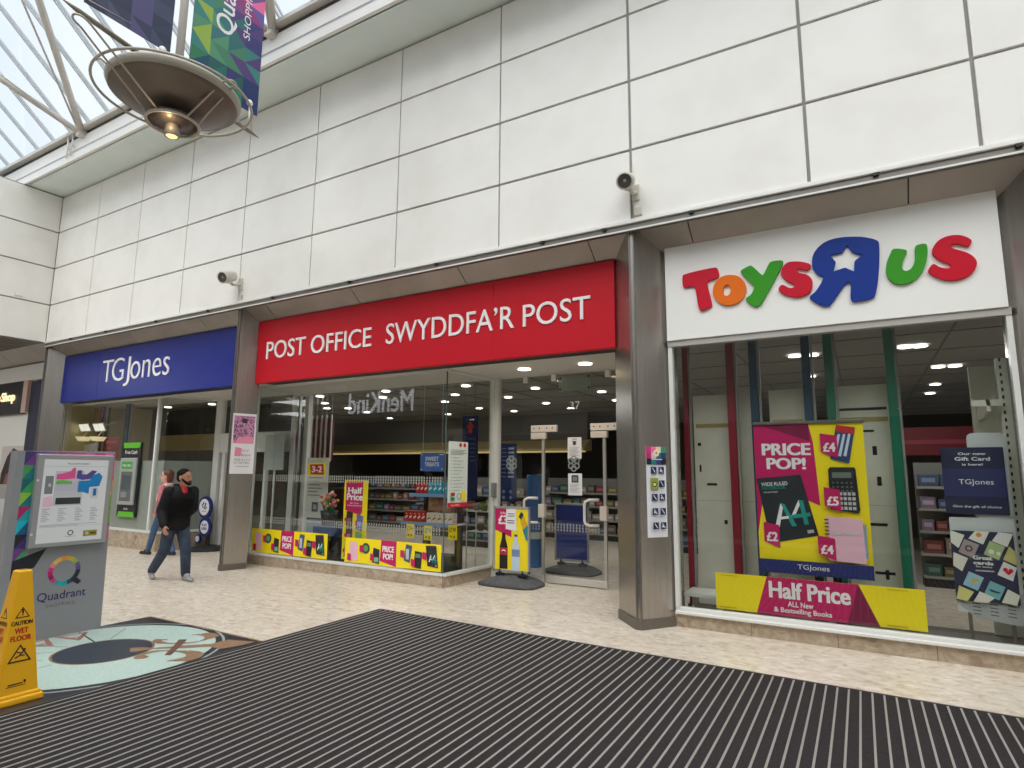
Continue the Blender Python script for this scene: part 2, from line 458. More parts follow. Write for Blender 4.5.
# ---- windows
def bar(b, p, q, wd, dp, m=WFRAME):
    """upright or level bar of square section"""
    p, q = Vector(p), Vector(q); d = (q-p); L = d.length; d.normalize()
    side = Vector((1, 0, 0)) if abs(d.z) > .9 else Vector((0, 0, 1))
    fr = Fr(p, d, side)
    b.fbox(fr, 0, -wd/2, L, wd/2, -dp/2, dp/2, m)
def win(name): 
    o = bpy.data.objects.new(name, None); COL.objects.link(o); o['kind'] = 'structure'; return o
def pane(par, p, q, z0, z1, th=.012, m=GLASS):
    p = Vector((*p, 0)); q = Vector((*q, 0)); fr = Fr(p, q-p, (0, 0, 1))
    b = MB(); b.fbox(fr, 0, z0, (q-p).length, z1, -th/2, th/2, m); return kid(b, 'pane', par)
DOTM = mat('white_dots', (176, 177, 170), .6)
def dots(par, p, q, zs, rows=3, step=.052):
    p = Vector((*p, 0)); q = Vector((*q, 0)); fr = Fr(p, q-p, (0, 0, 1)); L = (q-p).length
    b = MB()
    for z in zs:
        for r in range(rows):
            u = .05
            while u < L-.05:
                b.fbox(fr, u, z+r*.042, u+.019, z+r*.042+.029, .007, .009, DOTM); u += step
    o = kid(b, 'dot_band', par); o['kind'] = 'stuff'; return o
# toy shop window
t = win('window_3'); b = MB()
b.box((-1.90, 7.03, .16), (1.32, 7.12, .215), WFRAME, .006); b.box((-1.90, 7.0, .145), (1.32, 7.05, .175), WFRAME, .006)
b.box((-1.90, 7.03, .2), (-1.852, 7.12, 3.25), WFRAME); b.box((1.275, 7.03, .2), (1.32, 7.12, 3.25), WFRAME)
b.box((-1.90, 7.02, 3.19), (1.32, 7.12, 3.26), mat('window_head_grey', (176, 172, 166), .5)); kid(b, 'window_frame', t)
pane(t, (-1.85, 7.08), (1.275, 7.08), .21, 3.2)
# post office window
t = win('window_4'); b = MB()
b.box((-9.95, YG-.03, .165), (-5.44, YG+.05, .205), WFRAME, .004)
b.box((-10.02, YG-.03, .165), (-9.90, YG+.05, 3.27), WFRAME)
b.box((-9.95, YG-.02, 3.235), (-5.44, YG+.04, 3.275), WFRAME)
fr_ = Fr((-5.44, YG, 0), (.11, 1.18, 0), (0, 0, 1)); b.fbox(fr_, 0, .165, 1.18, .205, -.04, .04, WFRAME); b.fbox(fr_, 0, 3.235, 1.18, 3.275, -.03, .03, WFRAME)
b.fbox(fr_, 1.13, .17, 1.19, 3.27, -.04, .04, WFRAME)
bar(b, (-9.93, 8.72, .2), (-9.93, 8.72, 3.27), .12, .1); bar(b, (-9.93, 8.5, .2), (-9.93, 8.5, 3.27), .05, .05, mat('steel_post', (150, 155, 150), .3, .6))
bar(b, (-9.93, YG, 3.25), (-9.93, 8.72, 3.25), .05, .05)
kid(b, 'window_frame', t)
pane(t, (-9.93, YG), (-5.455, YG), .2, 3.24); pane(t, (-5.45, YG+.012), (-5.335, 8.6), .2, 3.24); pane(t, (-9.93, YG+.02), (-9.93, 8.7), .2, 3.24)
b = MB(); b.box((-5.462, YG-.008, .2), (-5.446, YG+.008, 3.24), mat('glass_edge', (88, 102, 98), .2)); kid(b, 'glass_edge', t)
dots(t, (-9.85, YG), (-5.47, YG), (1.50, .75)); 
b = MB(); b.fbox(fr_, 1.07, 1.28, 1.19, 1.52, .045, .10, mat('closer_grey', (128, 134, 132), .5), .01); kid(b, 'lock_box', t)
# blue shop window
t = win('window_5'); b = MB()
b.box((-17.25, YG-.03, .36), (-12.82, YG+.05, .41), WFRAME); b.box((-17.28, YG-.03, .36), (-17.17, YG+.05, 3.27), WFRAME)
b.box((-17.2, YG-.02, 3.235), (-12.82, YG+.04, 3.27), WFRAME); b.box((-13.19, YG-.03, .4), (-13.13, YG+.05, 3.27), WFRAME)
fr_ = Fr((-12.82, YG, 0), (.22, .99, 0), (0, 0, 1)); b.fbox(fr_, 0, .36, 1.01, .41, -.04, .04, WFRAME); b.fbox(fr_, 0, 3.235, 1.01, 3.27, -.04, .04, WFRAME)
kid(b, 'window_frame', t)
pane(t, (-17.2, YG), (-12.83, YG), .4, 3.24); pane(t, (-12.82, YG+.01), (-12.60, 8.45), .4, 3.24)
b = MB(); b.box((-14.9, YG+.03, .4), (-12.84, YG+.045, 1.88), FROST); b.fbox(fr_, 0.01, .4, 1.0, 1.88, -.05, -.035, FROST); kid(b, 'frosted_film', t)

# ---- entrance of the post office
SOF = mat('entrance_soffit', (206, 204, 197), .6)
b = MB(); b.box((-10.0, 7.1, 3.275), (-2.55, 8.75, 3.35), SOF); struct(b.build('trim_13'))
b = MB(); b.box((-17.2, 7.1, 3.275), (-9.95, 8.6, 3.35), SOF); struct(b.build('trim_14'))
YD = 8.66
t = win('window_6'); b = MB()
b.box((-5.36, YD-.05, 0), (-5.22, YD+.05, 3.28), WFRAME); kid(b, 'window_frame', t)
pane(t, (-5.22, YD), (-2.6, YD), 2.335, 3.25)
for x in (-4.72, -4.2, -3.28):
    b = MB(); b.box((x-.04, YD-.03, 3.16), (x+.04, YD+.03, 3.27), WFRAME); kid(b, 'glass_clamp', t)
b = MB(); fr = FX((0, YD-.008, 0)); b.text(fr, '37', -3.92, 2.69, -3.75, 2.81, .001, DOTM); kid(b, 'number', t)
b = MB(); b.box((-4.1, YD-.04, 2.98), (-3.55, YD-.02, 3.22), mat('smoked_plate', (120, 130, 124), .3))
for x in (-4.07, -3.58):
    for z in (3.01, 3.19): b.disc(fr, x, z, .018, .018, .04, .05, mat('bolt_steel', (70, 70, 68), .4, .8), 12)
kid(b, 'smoke_plate', t)
HANDLE = mat('handle_white', (232, 228, 222), .35); PATCH = mat('patch_fitting', (214, 205, 194), .4)
def door_leaf(name, x0, x1):
    t = win(name)
    pane(t, (x0, YD), (x1, YD), .11, 2.32)
    b = MB(); b.box((x0, YD-.025, .012), (x1, YD+.025, .115), mat('door_rail', (212, 208, 200), .35, .3), .005); kid(b, 'bottom_rail', t)
    b = MB(); b.box((x1-.045, YD-.02, .1), (x1, YD+.02, 2.3), mat('door_edge', (186, 184, 178), .35, .4)); kid(b, 'edge_rail', t)
    b = MB(); b.box((x1-.24, YD-.035, 2.23), (x1+.03, YD+.035, 2.33), PATCH, .006); b.box((x1-.24, YD-.035, 2.34), (x1+.22, YD+.035, 2.45), PATCH, .006)
    for dx in (-.18, -.08, .05, .15): b.disc(FX((0, YD-.036, 0)), x1+dx, 2.40, .012, .012, 0, .003, DARKGAP, 8)
    kid(b, 'patch_fitting', t)
    h = MB(); hx = x1-.12
    h.tube([(hx, YD-.01, 1.29), (hx-.13, YD-.09, 1.29), (hx-.19, YD-.10, 1.26), (hx-.2, YD-.10, 1.22), (hx-.2, YD-.10, .98), (hx-.19, YD-.10, .94), (hx-.13, YD-.09, .91), (hx, YD-.01, .91)], .022, HANDLE, 12)
    kid(h, 'handle', t)
    b = MB(); b.box((x1-.1, YD-.045, .99), (x1+.01, YD+.045, 1.2), PATCH, .006); kid(b, 'lock', t)
    dots(t, (x0, YD-.01), (x1-.05, YD-.01), (.80,))
    return t
door_leaf('door_1', -5.2, -4.37); door_leaf('door_2', -4.345, -3.33)
# frosted round marks on the glass, notices
def swirl(x, z, s=1):
    b = MB(); fr = FX((x, YD-.009, z)); m = mat('etched_grey', (150, 158, 152), .6)
    for iw, (du, dv) in enumerate(((-.05, .05), (.05, .05), (-.05, -.03), (.05, -.03), (0, .08), (0, -.07))):
        b.ring(fr, du*s, dv*s, .030*s, .05*s, .001+.0004*iw, m, 16)
    return b
kid(swirl(-3.86, 1.83), 'etched_mark', bpy.data.objects['door_2']); kid(swirl(-4.98, 1.83), 'etched_mark', bpy.data.objects['door_1'])

# ---- entrance of the blue shop
t = win('door_3'); b = MB(); y = 8.5
for x0, x1 in ((-12.62, -12.42), (-10.1, -9.95)): b.box((x0, y-.06, 0), (x1, y+.06, 3.28), WFRAME)
b.box((-12.62, y-.05, 2.08), (-9.95, y+.05, 2.50), WFRAME); b.box((-12.3, y-.05, 0), (-12.2, y+.05, 2.1), WFRAME)
for x in (-11.75, -11.45, -10.9): b.box((x, y-.04, 0), (x+.07, y+.04, 2.1), WFRAME)
b.box((-12.3, y-.04, .0), (-9.95, y+.04, .1), WFRAME); kid(b, 'door_frame', t)
pane(t, (-12.42, y), (-9.95, y), .1, 3.26)
b = MB()
for x in (-12.1, -12.0, -11.9): b.box((x, y+.02, .1), (x+.03, y+.05, 2.08), mat('dark_slat', (60, 64, 62), .5))
b.disc(FX((0, y-.01, 0)), -12.0, 1.45, .09, .14, 0, .006, mat('sticker_grey', (168, 174, 170), .6)); kid(b, 'door_strip', t)
# ================================================================== SHOP SIGNS
RED = mat('sign_red', (196, 22, 38), .42, spec=.25); BLUE = mat('sign_blue', (15, 35, 132), .38, spec=.3); SWHITE = mat('sign_white', (240, 239, 234), .4)
LETW = mat('letter_white', (244, 242, 240), .35)
def sign_box(root, x0, x1, z0, z1, m, seams=()):
    b = MB(); xs = [x0]+list(seams)+[x1]
    for i in range(len(xs)-1): b.box((xs[i], YS, z0), (xs[i+1], YS+.11, z1), m, .004)
    b.box((x0+.02, YS+.1, z0+.02), (x1-.02, YS+.4, z1-.02), DARKGAP)
    kid(b, 'fascia_panel', root)
def lettering(root, words, m=LETW, depth=.018):
    fr = FX((0, YS-.001, 0))
    for s, u0, v0, u1, v1, bold in words:
        b = MB(); b.text(fr, s, u0, v0, u1, v1, 0, m, bold, depth=depth); kid(b, 'lettering', root)
t = thing('shop_sign', 'blue fascia sign with white lettering above the left shop window', 'sign', (-13.3, YS, 3.25))
sign_box(t, -16.62, -10.05, 3.25, 4.38, BLUE, (-14.9,))
lettering(t, [('T', -14.72, 3.625, -14.28, 4.115, -.012), ('G', -14.30, 3.615, -13.83, 4.13, -.012), ('J', -13.80, 3.48, -13.58, 4.12, -.012), ('ones', -13.55, 3.615, -12.12, 4.0, -.010)])
t = thing('shop_sign', 'long red fascia sign with white bilingual capital lettering above the post office window', 'sign', (-6, YS, 3.25))
sign_box(t, -9.40, -2.55, 3.25, 4.39, RED, (-4.35,))
lettering(t, [('POST', -9.13, 3.665, -8.13, 3.985, 0), ('OFFICE', -7.99, 3.66, -6.62, 3.975, 0), ('SWYDDFA\u2019R', -6.31, 3.66, -4.0, 3.985, 0), ('POST', -3.86, 3.655, -2.87, 3.965, 0)])

def smooth_poly(p, k=4):
    n = len(p); out = []
    for i in range(n):
        P0, P1, P2, P3 = (Vector(p[(i+j) % n]) for j in (-1, 0, 1, 2))
        d01 = max((P1-P0).length**.5, 1e-4); d12 = max((P2-P1).length**.5, 1e-4); d23 = max((P3-P2).length**.5, 1e-4)
        m1 = (P2-P1)+d12*((P1-P0)/d01-(P2-P0)/(d01+d12)); m2 = (P2-P1)+d12*((P3-P2)/d23-(P3-P1)/(d12+d23))
        for j in range(k):
            s_ = j/k; h = (2*s_**3-3*s_**2+1, s_**3-2*s_**2+s_, -2*s_**3+3*s_**2, s_**3-s_**2)
            out.append(P1*h[0]+m1*h[1]+P2*h[2]+m2*h[3])
    return out
def fill_geo(loops, extrude=0, bevel=0):
    c = bpy.data.curves.new('c', 'CURVE'); c.dimensions = '2D'; c.fill_mode = 'BOTH'; c.extrude = extrude; c.bevel_depth = bevel; c.bevel_resolution = 1
    for L in loops:
        s_ = c.splines.new('POLY'); s_.points.add(len(L)-1); s_.use_cyclic_u = True
        for q, v in zip(s_.points, L): q.co = (v[0], v[1], 0, 1)
    o = bpy.data.objects.new('c', c); COL.objects.link(o); dg = bpy.context.evaluated_depsgraph_get(); dg.update()
    me = bpy.data.meshes.new_from_object(o.evaluated_get(dg))
    vs = [tuple(v.co) for v in me.vertices]; fs = [tuple(p_.vertices) for p_ in me.polygons]
    bpy.data.objects.remove(o); bpy.data.curves.remove(c); bpy.data.meshes.remove(me)
    return vs, fs
LET = {'T': [(-1.678, 4.025), (-1.669, 4.035), (-1.308, 4.063), (-1.292, 4.057), (-1.282, 4.038), (-1.271, 3.971), (-1.28, 3.949), (-1.402, 3.91), (-1.406, 3.881), (-1.364, 3.629), (-1.37, 3.612), (-1.47, 3.579), (-1.492, 3.585), (-1.503, 3.601), (-1.544, 3.866), (-1.56, 3.883), (-1.657, 3.885), (-1.676, 3.892), (-1.682, 3.911)], 'O': [(-1.15, 3.949), (-1.077, 3.928), (-1.016, 3.873), (-0.985, 3.794), (-0.988, 3.737), (-1.015, 3.673), (-1.069, 3.623), (-1.144, 3.601), (-1.218, 3.611), (-1.292, 3.66), (-1.337, 3.742), (-1.337, 3.812), (-1.31, 3.884), (-1.253, 3.933), (-1.204, 3.949)], 'Oh': [(-1.182, 3.844), (-1.151, 3.819), (-1.142, 3.777), (-1.154, 3.733), (-1.182, 3.708), (-1.214, 3.715), (-1.232, 3.75), (-1.23, 3.796), (-1.214, 3.831)], 'Y': [(-1.024, 3.978), (-1.016, 3.988), (-0.926, 4.022), (-0.911, 4.016), (-0.804, 3.89), (-0.794, 3.894), (-0.722, 4.018), (-0.706, 4.03), (-0.601, 4.025), (-0.591, 4.013), (-0.603, 3.971), (-0.817, 3.597), (-0.829, 3.579), (-0.851, 3.557), (-0.881, 3.55), (-0.917, 3.563), (-0.971, 3.615), (-0.985, 3.637), (-0.983, 3.651), (-0.931, 3.689), (-0.898, 3.746), (-0.89, 3.774), (-0.896, 3.789), (-1.023, 3.96)], 'S': [(-0.329, 3.939), (-0.321, 3.916), (-0.338, 3.886), (-0.357, 3.879), (-0.43, 3.909), (-0.452, 3.902), (-0.45, 3.873), (-0.432, 3.856), (-0.36, 3.823), (-0.32, 3.767), (-0.318, 3.696), (-0.346, 3.63), (-0.41, 3.6), (-0.484, 3.599), (-0.57, 3.634), (-0.632, 3.679), (-0.643, 3.705), (-0.622, 3.745), (-0.602, 3.747), (-0.541, 3.704), (-0.504, 3.7), (-0.483, 3.718), (-0.495, 3.747), (-0.556, 3.79), (-0.603, 3.855), (-0.61, 3.899), (-0.592, 3.947), (-0.545, 3.99), (-0.475, 3.993), (-0.401, 3.975)], 'R': [(0.313, 4.067), (0.316, 4.039), (0.3, 3.804), (0.27, 3.607), (0.241, 3.504), (0.228, 3.49), (0.069, 3.472), (0.047, 3.48), (0.035, 3.506), (0.044, 3.669), (0.035, 3.687), (0.014, 3.69), (-0.01, 3.67), (-0.151, 3.477), (-0.17, 3.459), (-0.211, 3.461), (-0.269, 3.493), (-0.338, 3.559), (-0.344, 3.573), (-0.337, 3.587), (-0.286, 3.628), (-0.233, 3.704), (-0.205, 3.763), (-0.204, 3.78), (-0.251, 3.812), (-0.295, 3.89), (-0.3, 3.962), (-0.286, 4.031), (-0.246, 4.095), (-0.182, 4.147), (-0.108, 4.172), (-0.013, 4.178), (0.08, 4.167), (0.171, 4.147), (0.249, 4.116), (0.292, 4.092)], 'Rh': [(0.034, 4.083), (0.046, 4.062), (0.075, 4.004), (0.086, 3.992), (0.167, 3.956), (0.096, 3.908), (0.087, 3.882), (0.079, 3.794), (0.003, 3.846), (-0.017, 3.844), (-0.106, 3.824), (-0.08, 3.921), (-0.087, 3.935), (-0.128, 4.006), (-0.026, 4.01), (-0.011, 4.017)], 'U': [(0.449, 3.966), (0.532, 3.943), (0.545, 3.932), (0.544, 3.912), (0.513, 3.847), (0.499, 3.793), (0.496, 3.755), (0.512, 3.726), (0.538, 3.719), (0.571, 3.736), (0.601, 3.781), (0.617, 3.84), (0.624, 3.945), (0.633, 3.966), (0.647, 3.971), (0.696, 3.974), (0.713, 3.964), (0.717, 3.939), (0.713, 3.868), (0.695, 3.782), (0.662, 3.699), (0.613, 3.641), (0.557, 3.603), (0.493, 3.593), (0.431, 3.611), (0.388, 3.654), (0.365, 3.72), (0.367, 3.782), (0.384, 3.858), (0.417, 3.932), (0.43, 3.959)], 'S2': [(1.063, 3.95), (1.07, 3.933), (1.063, 3.91), (1.041, 3.887), (1.025, 3.893), (0.981, 3.919), (0.94, 3.93), (0.914, 3.924), (0.908, 3.909), (0.919, 3.887), (0.968, 3.857), (1.024, 3.825), (1.07, 3.777), (1.092, 3.724), (1.086, 3.677), (1.057, 3.629), (1.013, 3.593), (0.962, 3.575), (0.894, 3.572), (0.827, 3.59), (0.762, 3.63), (0.721, 3.673), (0.712, 3.693), (0.72, 3.712), (0.749, 3.749), (0.762, 3.751), (0.803, 3.714), (0.844, 3.696), (0.883, 3.693), (0.895, 3.706), (0.89, 3.729), (0.858, 3.754), (0.809, 3.79), (0.769, 3.841), (0.76, 3.881), (0.771, 3.924), (0.81, 3.977), (0.86, 4.006), (0.921, 4.016), (0.988, 4.005), (1.036, 3.977)]}
t = thing('shop_sign', 'white fascia sign with multicoloured toy shop lettering and a star', 'sign', (-.3, YS, 3.25))
sign_box(t, -1.90, 1.30, 3.26, 4.425, SWHITE)
fr = FX((0, YS, 0))
for k, m in (('T', (200, 22, 48)), ('O', (232, 112, 24)), ('Y', (58, 150, 34)), ('S', (200, 22, 48)), ('R', (22, 54, 140)), ('U', (58, 150, 34)), ('S2', (200, 10, 40))):
    loops = [smooth_poly(LET[k])]
    if k == 'O': loops.append(smooth_poly(LET['Oh']))
    if k == 'R': cs = sum((Vector(p) for p in LET['Rh']), Vector((0, 0)))/len(LET['Rh']); loops.append([cs+(Vector(p)-cs)*1.05 for p in LET['Rh']])
    vs, fs = fill_geo(loops, .012, .004)
    b = MB(); b.faces([fr.p(x, y, .016+z) for x, y, z in vs], fs, mat('toy_letter_%d_%d_%d' % m, m, .45, spec=.2)); o = kid(b, 'letter', t)
    o['label'] = {'T': 'red letter T', 'O': 'orange letter O', 'Y': 'green letter Y', 'S': 'small red letter S', 'R': 'large blue reversed letter R with a white star', 'U': 'green letter U', 'S2': 'large red letter S'}[k]

# shop beyond the corner on the left
t = thing('shop_sign', 'black fascia sign with glowing cream letters at the far left edge', 'sign', (-19.2, 7.1, 3.1))
b = MB(); b.box((-21.5, 7.0, 3.08), (-18.52, 7.12, 3.93), mat('sign_black', (24, 26, 34), .4)); b.box((-18.52, 6.98, 3.1), (-18.28, 7.12, 3.93), mat('sign_edge_rose', (196, 168, 156), .5)); kid(b, 'fascia_panel', t)
b = MB(); fr = FX((0, 6.995, 0)); m = mat('letter_cream', (255, 226, 176), .4, emit=.9)
b.text(fr, 'e', -19.98, 3.44, -19.80, 3.60, 0, m, .01, depth=.02); b.text(fr, 'Shop', -19.72, 3.36, -18.95, 3.67, 0, m, .01, depth=.02); kid(b, 'lettering', t)
b = MB(); b.box((-22, 7.02, 3.93), (-17.4, 7.4, 4.34), WFRAME); b.box((-17.5, 7.02, 0), (-17.15, 7.4, 4.34), WFRAME); struct(b.build('trim_15'))
b = MB(); b.box((-18.28, 7.06, 0), (-17.98, 7.2, 3.9), mat('navy_dark', (30, 36, 58), .5)); b.box((-17.98, 7.03, 0), (-17.55, 7.2, 3.9), mat('navy_panel', (18, 26, 62), .4)); struct(b.build('trim_16'))
b = MB(); b.box((-22, 7.10, 0), (-18.25, 7.25, 3.1), WFRAME); struct(b.build('wall_left_shop'))
t = thing('poster', 'small poster of a dark haired woman on the white shopfront at far left', 'poster', (-19.0, 7.09, 1.4)); b = MB(); fr = FX((-19.55, 7.09, 1.28))
b.fbox(fr, 0, 0, 1.25, .98, 0, .01, C(198, 190, 184)); b.prism(fr, [(.1, 0), (.12, .3), (.35, .72), (.65, .93), (.95, .85), (1.05, .5), (1.1, 0)], .01, .011, C(34, 26, 26))
b.disc(fr, .8, .62, .17, .22, .011, .012, C(176, 128, 108), 16); b.prism(fr, [(.3, 0), (.4, .25), (.8, .38), (1.0, .2), (1.0, 0)], .011, .0115, C(140, 84, 80)); kid(b, 'sheet', t)
t = thing('poster', 'little dark picture below the dark haired woman poster at far left', 'poster', (-19, 7.09, 1.0)); b = MB(); fr = FX((-19.1, 7.09, .92))
b.fbox(fr, -.4, 0, .8, .34, 0, .01, C(176, 170, 166)); b.prism(fr, [(.1, .05), (.2, .25), (.5, .3), (.7, .1)], .01, .011, C(40, 30, 32)); kid(b, 'sheet', t)
t = thing('display_stand', 'pale grey leaflet stand at the far left edge behind the floor plan', 'stand', (-18.6, 6.6, 0)); b = MB()
b.box((-19.6, 6.5, 0), (-18.2, 6.9, .12), C(150, 148, 146)); b.box((-19.6, 6.5, .12), (-18.2, 6.56, .95), C(176, 176, 176)); kid(b, 'carcass', t)
for i in range(4):
    b = MB(); b.box((-19.5+i*.32, 6.47, .3), (-19.26+i*.32, 6.5, .8), [C(120, 124, 136), C(186, 180, 176), C(96, 96, 108), C(170, 160, 156)][i]); kid(b, 'leaflet', t)
# signs across the mall
t = thing('shop_sign', 'pale glowing lettering on the dark shopfront opposite, mirrored in the post office window', 'sign', (-16, YO, 4)); fr = Fr((0, YO+.002, 0), (-1, 0, 0), (0, 0, 1))
b = MB(); b.box((-16.69, YO, 3.1), (-12.6, -1.502, 5.0), mat('fascia_dark', (58, 57, 56), .5)); b.box((-16.69, YO, 0), (-16.3, -1.6, 3.1), MATS['fascia_dark']); b.box((-13, YO, 0), (-12.6, -1.6, 3.1), MATS['fascia_dark']); kid(b, 'fascia', t)
fr2 = Fr((0, -1.5, 0), (-1, 0, 0), (0, 0, 1)); b = MB(); b.text(fr2, 'MenKind', 13.43, 3.78, 16.5, 4.56, 0, mat('letter_pale', (225, 228, 235), .4, emit=3), .0, depth=.05); kid(b, 'lettering', t)
t = thing('shop_sign', 'dark lettering on the shopfront opposite, mirrored in the door glass', 'sign', (-8.3, YO, 4)); b = MB()
b.text(fr, 'BAU', 7.4, 4.0, 8.3, 4.42, 0, mat('letter_dark', (24, 24, 24), .4), .0, depth=.05); kid(b, 'lettering', t); t['label'] = 'dark capital lettering on the shopfront opposite, mirrored in the door glass'

# ================================================================== FLOOR: MAT AND MOSAIC
t = thing('entrance_mat', 'large dark ribbed entrance mat with pale metal strips across the foreground', 'mat', (-2, 2.5, 0))
b = MB(); G = FG((0, 0, 0)); MATD = mat('mat_charcoal', (40, 36, 37), .95, c2=(52, 47, 47), scale=60, spec=.2); STRIP = mat('mat_strip', (158, 154, 148), .5, .25)
yt = lambda x: 5.90-(x+5.25)*.0305
b.prism(G, [(-5.25, -1.5), (2.6, -1.5), (2.6, yt(2.6)), (-5.25, yt(-5.25))], 0, .010, MATD)
x = -5.22
while x < 2.58:
    b.prism(G, [(x, -1.5), (x+.014, -1.5), (x+.014, yt(x)-.01), (x, yt(x)-.01)], .01, .013, STRIP); x += .0797
b.prism(G, [(-5.27, -1.5), (-5.25, -1.5), (-5.25, 5.90), (-5.27, 5.92)], 0, .014, mat('mat_edge', (84, 80, 78), .5, .5))
b.prism(G, [(-5.27, 5.90), (2.6, yt(2.6)), (2.6, yt(2.6)+.02), (-5.27, 5.92)], 0, .014, mat('mat_edge', (84, 80, 78), .5, .5)); kid(b, 'mat_surface', t)
t = thing('floor_mosaic', 'pale green round floor inlay with brown fleur motif left of the mat', 'mosaic', (-6.3, 3.2, 0)); b = MB()
MG = mat('mosaic_green', (184, 205, 195), .35, c2=(170, 192, 182), scale=40); MK = mat('mosaic_black', (40, 40, 44), .35); MBR = mat('mosaic_brown', (150, 120, 92), .35, c2=(132, 102, 76), scale=30); MR = mat('mosaic_red', (160, 104, 92), .4); MDB = mat('mosaic_slate', (44, 54, 66), .3, c2=(38, 46, 58), scale=6)
b.prism(G, [(-7.28, 1.9), (-5.27, 1.9), (-5.27, 4.24), (-7.28, 4.24)], 0, .004, MK)
b.prism(G, [(-7.28, 4.225), (-5.27, 4.225), (-5.27, 4.25), (-7.28, 4.25)], 0, .0045, MBR)
cx_, cy_ = -6.285, 3.19
b.ring(G, cx_, cy_, 1.06, 1.085, .0045, mat('mosaic_line', (150, 158, 160), .4), 64)
b.disc(G, cx_, cy_, 1.0, 1.0, .004, .0055, MG, 72)
b.disc(G, cx_+.01, cy_+.06, .415, .415, .0055, .0065, MBR, 48); b.disc(G, cx_+.01, cy_+.06, .395, .395, .0065, .007, MDB, 48)
def mline(p, q, w_, m):
    d = Vector((*q, 0))-Vector((*p, 0)); b.fbox(Fr((*p, 0), d, Vector((0, 0, 1)).cross(d)), 0, -w_/2, d.length, w_/2, .0055, .0062, m)
mline((-7.19, 3.46), (-6.68, 3.36), .018, MK); mline((-6.95, 3.80), (-6.66, 3.50), .007, MK); mline((-6.95, 2.66), (-6.62, 2.98), .007, MK); mline((-6.60, 2.42), (-6.44, 2.82), .007, MK); mline((-7.12, 2.92), (-6.70, 3.14), .007, MK); mline((-6.2, 2.2), (-6.22, 2.80), .007, MK)
for ang in (168, 190):
    a_ = math.radians(ang); d = Vector((math.cos(a_), math.sin(a_), 0)); L_ = Fr(Vector((cx_, cy_, 0)), d, Vector((0, 0, 1)).cross(d))
    b.prism(L_, [(.90, -.15), (.90, .15), (.58, 0)], .0055, .0062, MR); b.prism(L_, [(.86, -.09), (.86, .09), (.68, 0)], .0062, .0066, MG); b.fbox(L_, .72, -.08, .75, .08, .0062, .007, MR)
FLE = {'spear': [(-6.158, 3.424), (-6.079, 3.498), (-5.976, 3.536), (-5.812, 3.736), (-5.635, 3.91), (-5.627, 4.084), (-5.332, 4.185), (-5.334, 4.029), (-5.398, 3.856), (-5.565, 3.837), (-5.731, 3.686), (-5.947, 3.52), (-5.986, 3.401), (-6.022, 3.351)], 'bar': [(-6.048, 3.835), (-5.981, 3.877), (-5.874, 3.774), (-5.619, 3.496), (-5.661, 3.462), (-5.905, 3.704)], 'up': [(-6.031, 3.678), (-6.088, 3.643), (-6.196, 3.654), (-6.26, 3.722), (-6.195, 3.761), (-6.161, 3.782), (-6.13, 3.774), (-6.161, 3.728), (-6.058, 3.713), (-5.979, 3.735), (-5.895, 3.813), (-5.831, 3.905), (-5.884, 4.007), (-6.005, 4.044), (-6.116, 4.005), (-6.064, 4.083), (-6.043, 4.154), (-5.873, 4.154), (-5.819, 4.103), (-5.809, 3.971), (-5.819, 3.844), (-5.853, 3.787), (-5.949, 3.718)], 'dn': [(-5.793, 3.257), (-5.875, 3.34), (-5.902, 3.424), (-5.866, 3.521), (-5.713, 3.601), (-5.592, 3.675), (-5.474, 3.7), (-5.381, 3.665), (-5.322, 3.589), (-5.312, 3.487), (-5.369, 3.439), (-5.487, 3.372), (-5.451, 3.466), (-5.465, 3.546), (-5.548, 3.585), (-5.664, 3.584), (-5.814, 3.515), (-5.835, 3.41), (-5.833, 3.374), (-5.74, 3.369), (-5.719, 3.311), (-5.752, 3.274)]}
MBD = mat('mosaic_dark_brown', (104, 74, 60), .4)
for k in ('up', 'dn', 'spear', 'bar'):
    vs, fs = fill_geo([smooth_poly(FLE[k], 2) if k in ('up', 'dn') else FLE[k]])
    b.faces([G.p(x, y, {'up': .0075, 'dn': .0079, 'spear': .0083, 'bar': .0088}[k]) for x, y, z in vs], fs, MBD if k == 'bar' else MBR)
kid(b, 'inlay', t)

# ================================================================== FLOOR PLAN TOTEM
t = thing('floor_plan_stand', 'grey floor plan totem with geometric colours and a round multicoloured logo', 'information stand', (-7.3, 3.2, 0))
GREY = mat('totem_grey', (142, 144, 147), .45); E_ = FE((-7.2, 0, 0))
b = MB(); b.prism(E_, [(2.72, .0), (3.67, .0), (3.64, 1.89), (2.73, 1.87)], -.13, 0, GREY); kid(b, 'board', t)
# colour triangles on the face
b = MB(); ys0, ys1, zt = 2.735, 3.632, 1.866
palL = [(62, 50, 110), (110, 62, 130), (70, 150, 90), (22, 120, 120), (20, 100, 110), (60, 160, 90), (140, 190, 60), (18, 120, 130), (180, 30, 100), (22, 160, 170), (20, 180, 200), (30, 90, 130), (34, 36, 44)]
palT = [(90, 60, 140), (130, 70, 140), (160, 40, 110), (190, 50, 130), (200, 60, 140), (214, 90, 160), (206, 40, 110), (220, 110, 160)]
palR = [(206, 60, 130), (220, 110, 150), (214, 40, 110), (226, 150, 90), (220, 180, 120), (140, 180, 50), (100, 160, 50), (120, 190, 60)]
def tri_strip(y0, y1, z0, z1, n, pal):
    h = (z1-z0)/n
    for i in range(n):
        a, c = z1-i*h, z1-(i+1)*h
        b.prism(E_, [(y0, a), (y1, a), (y0, c)], 0, .0015, C(*pal[(2*i) % len(pal)])); b.prism(E_, [(y1, a), (y1, c), (y0, c)], 0, .0015, C(*pal[(2*i+1) % len(pal)]))
tri_strip(2.80, 2.90, .78, zt, 8, palL)
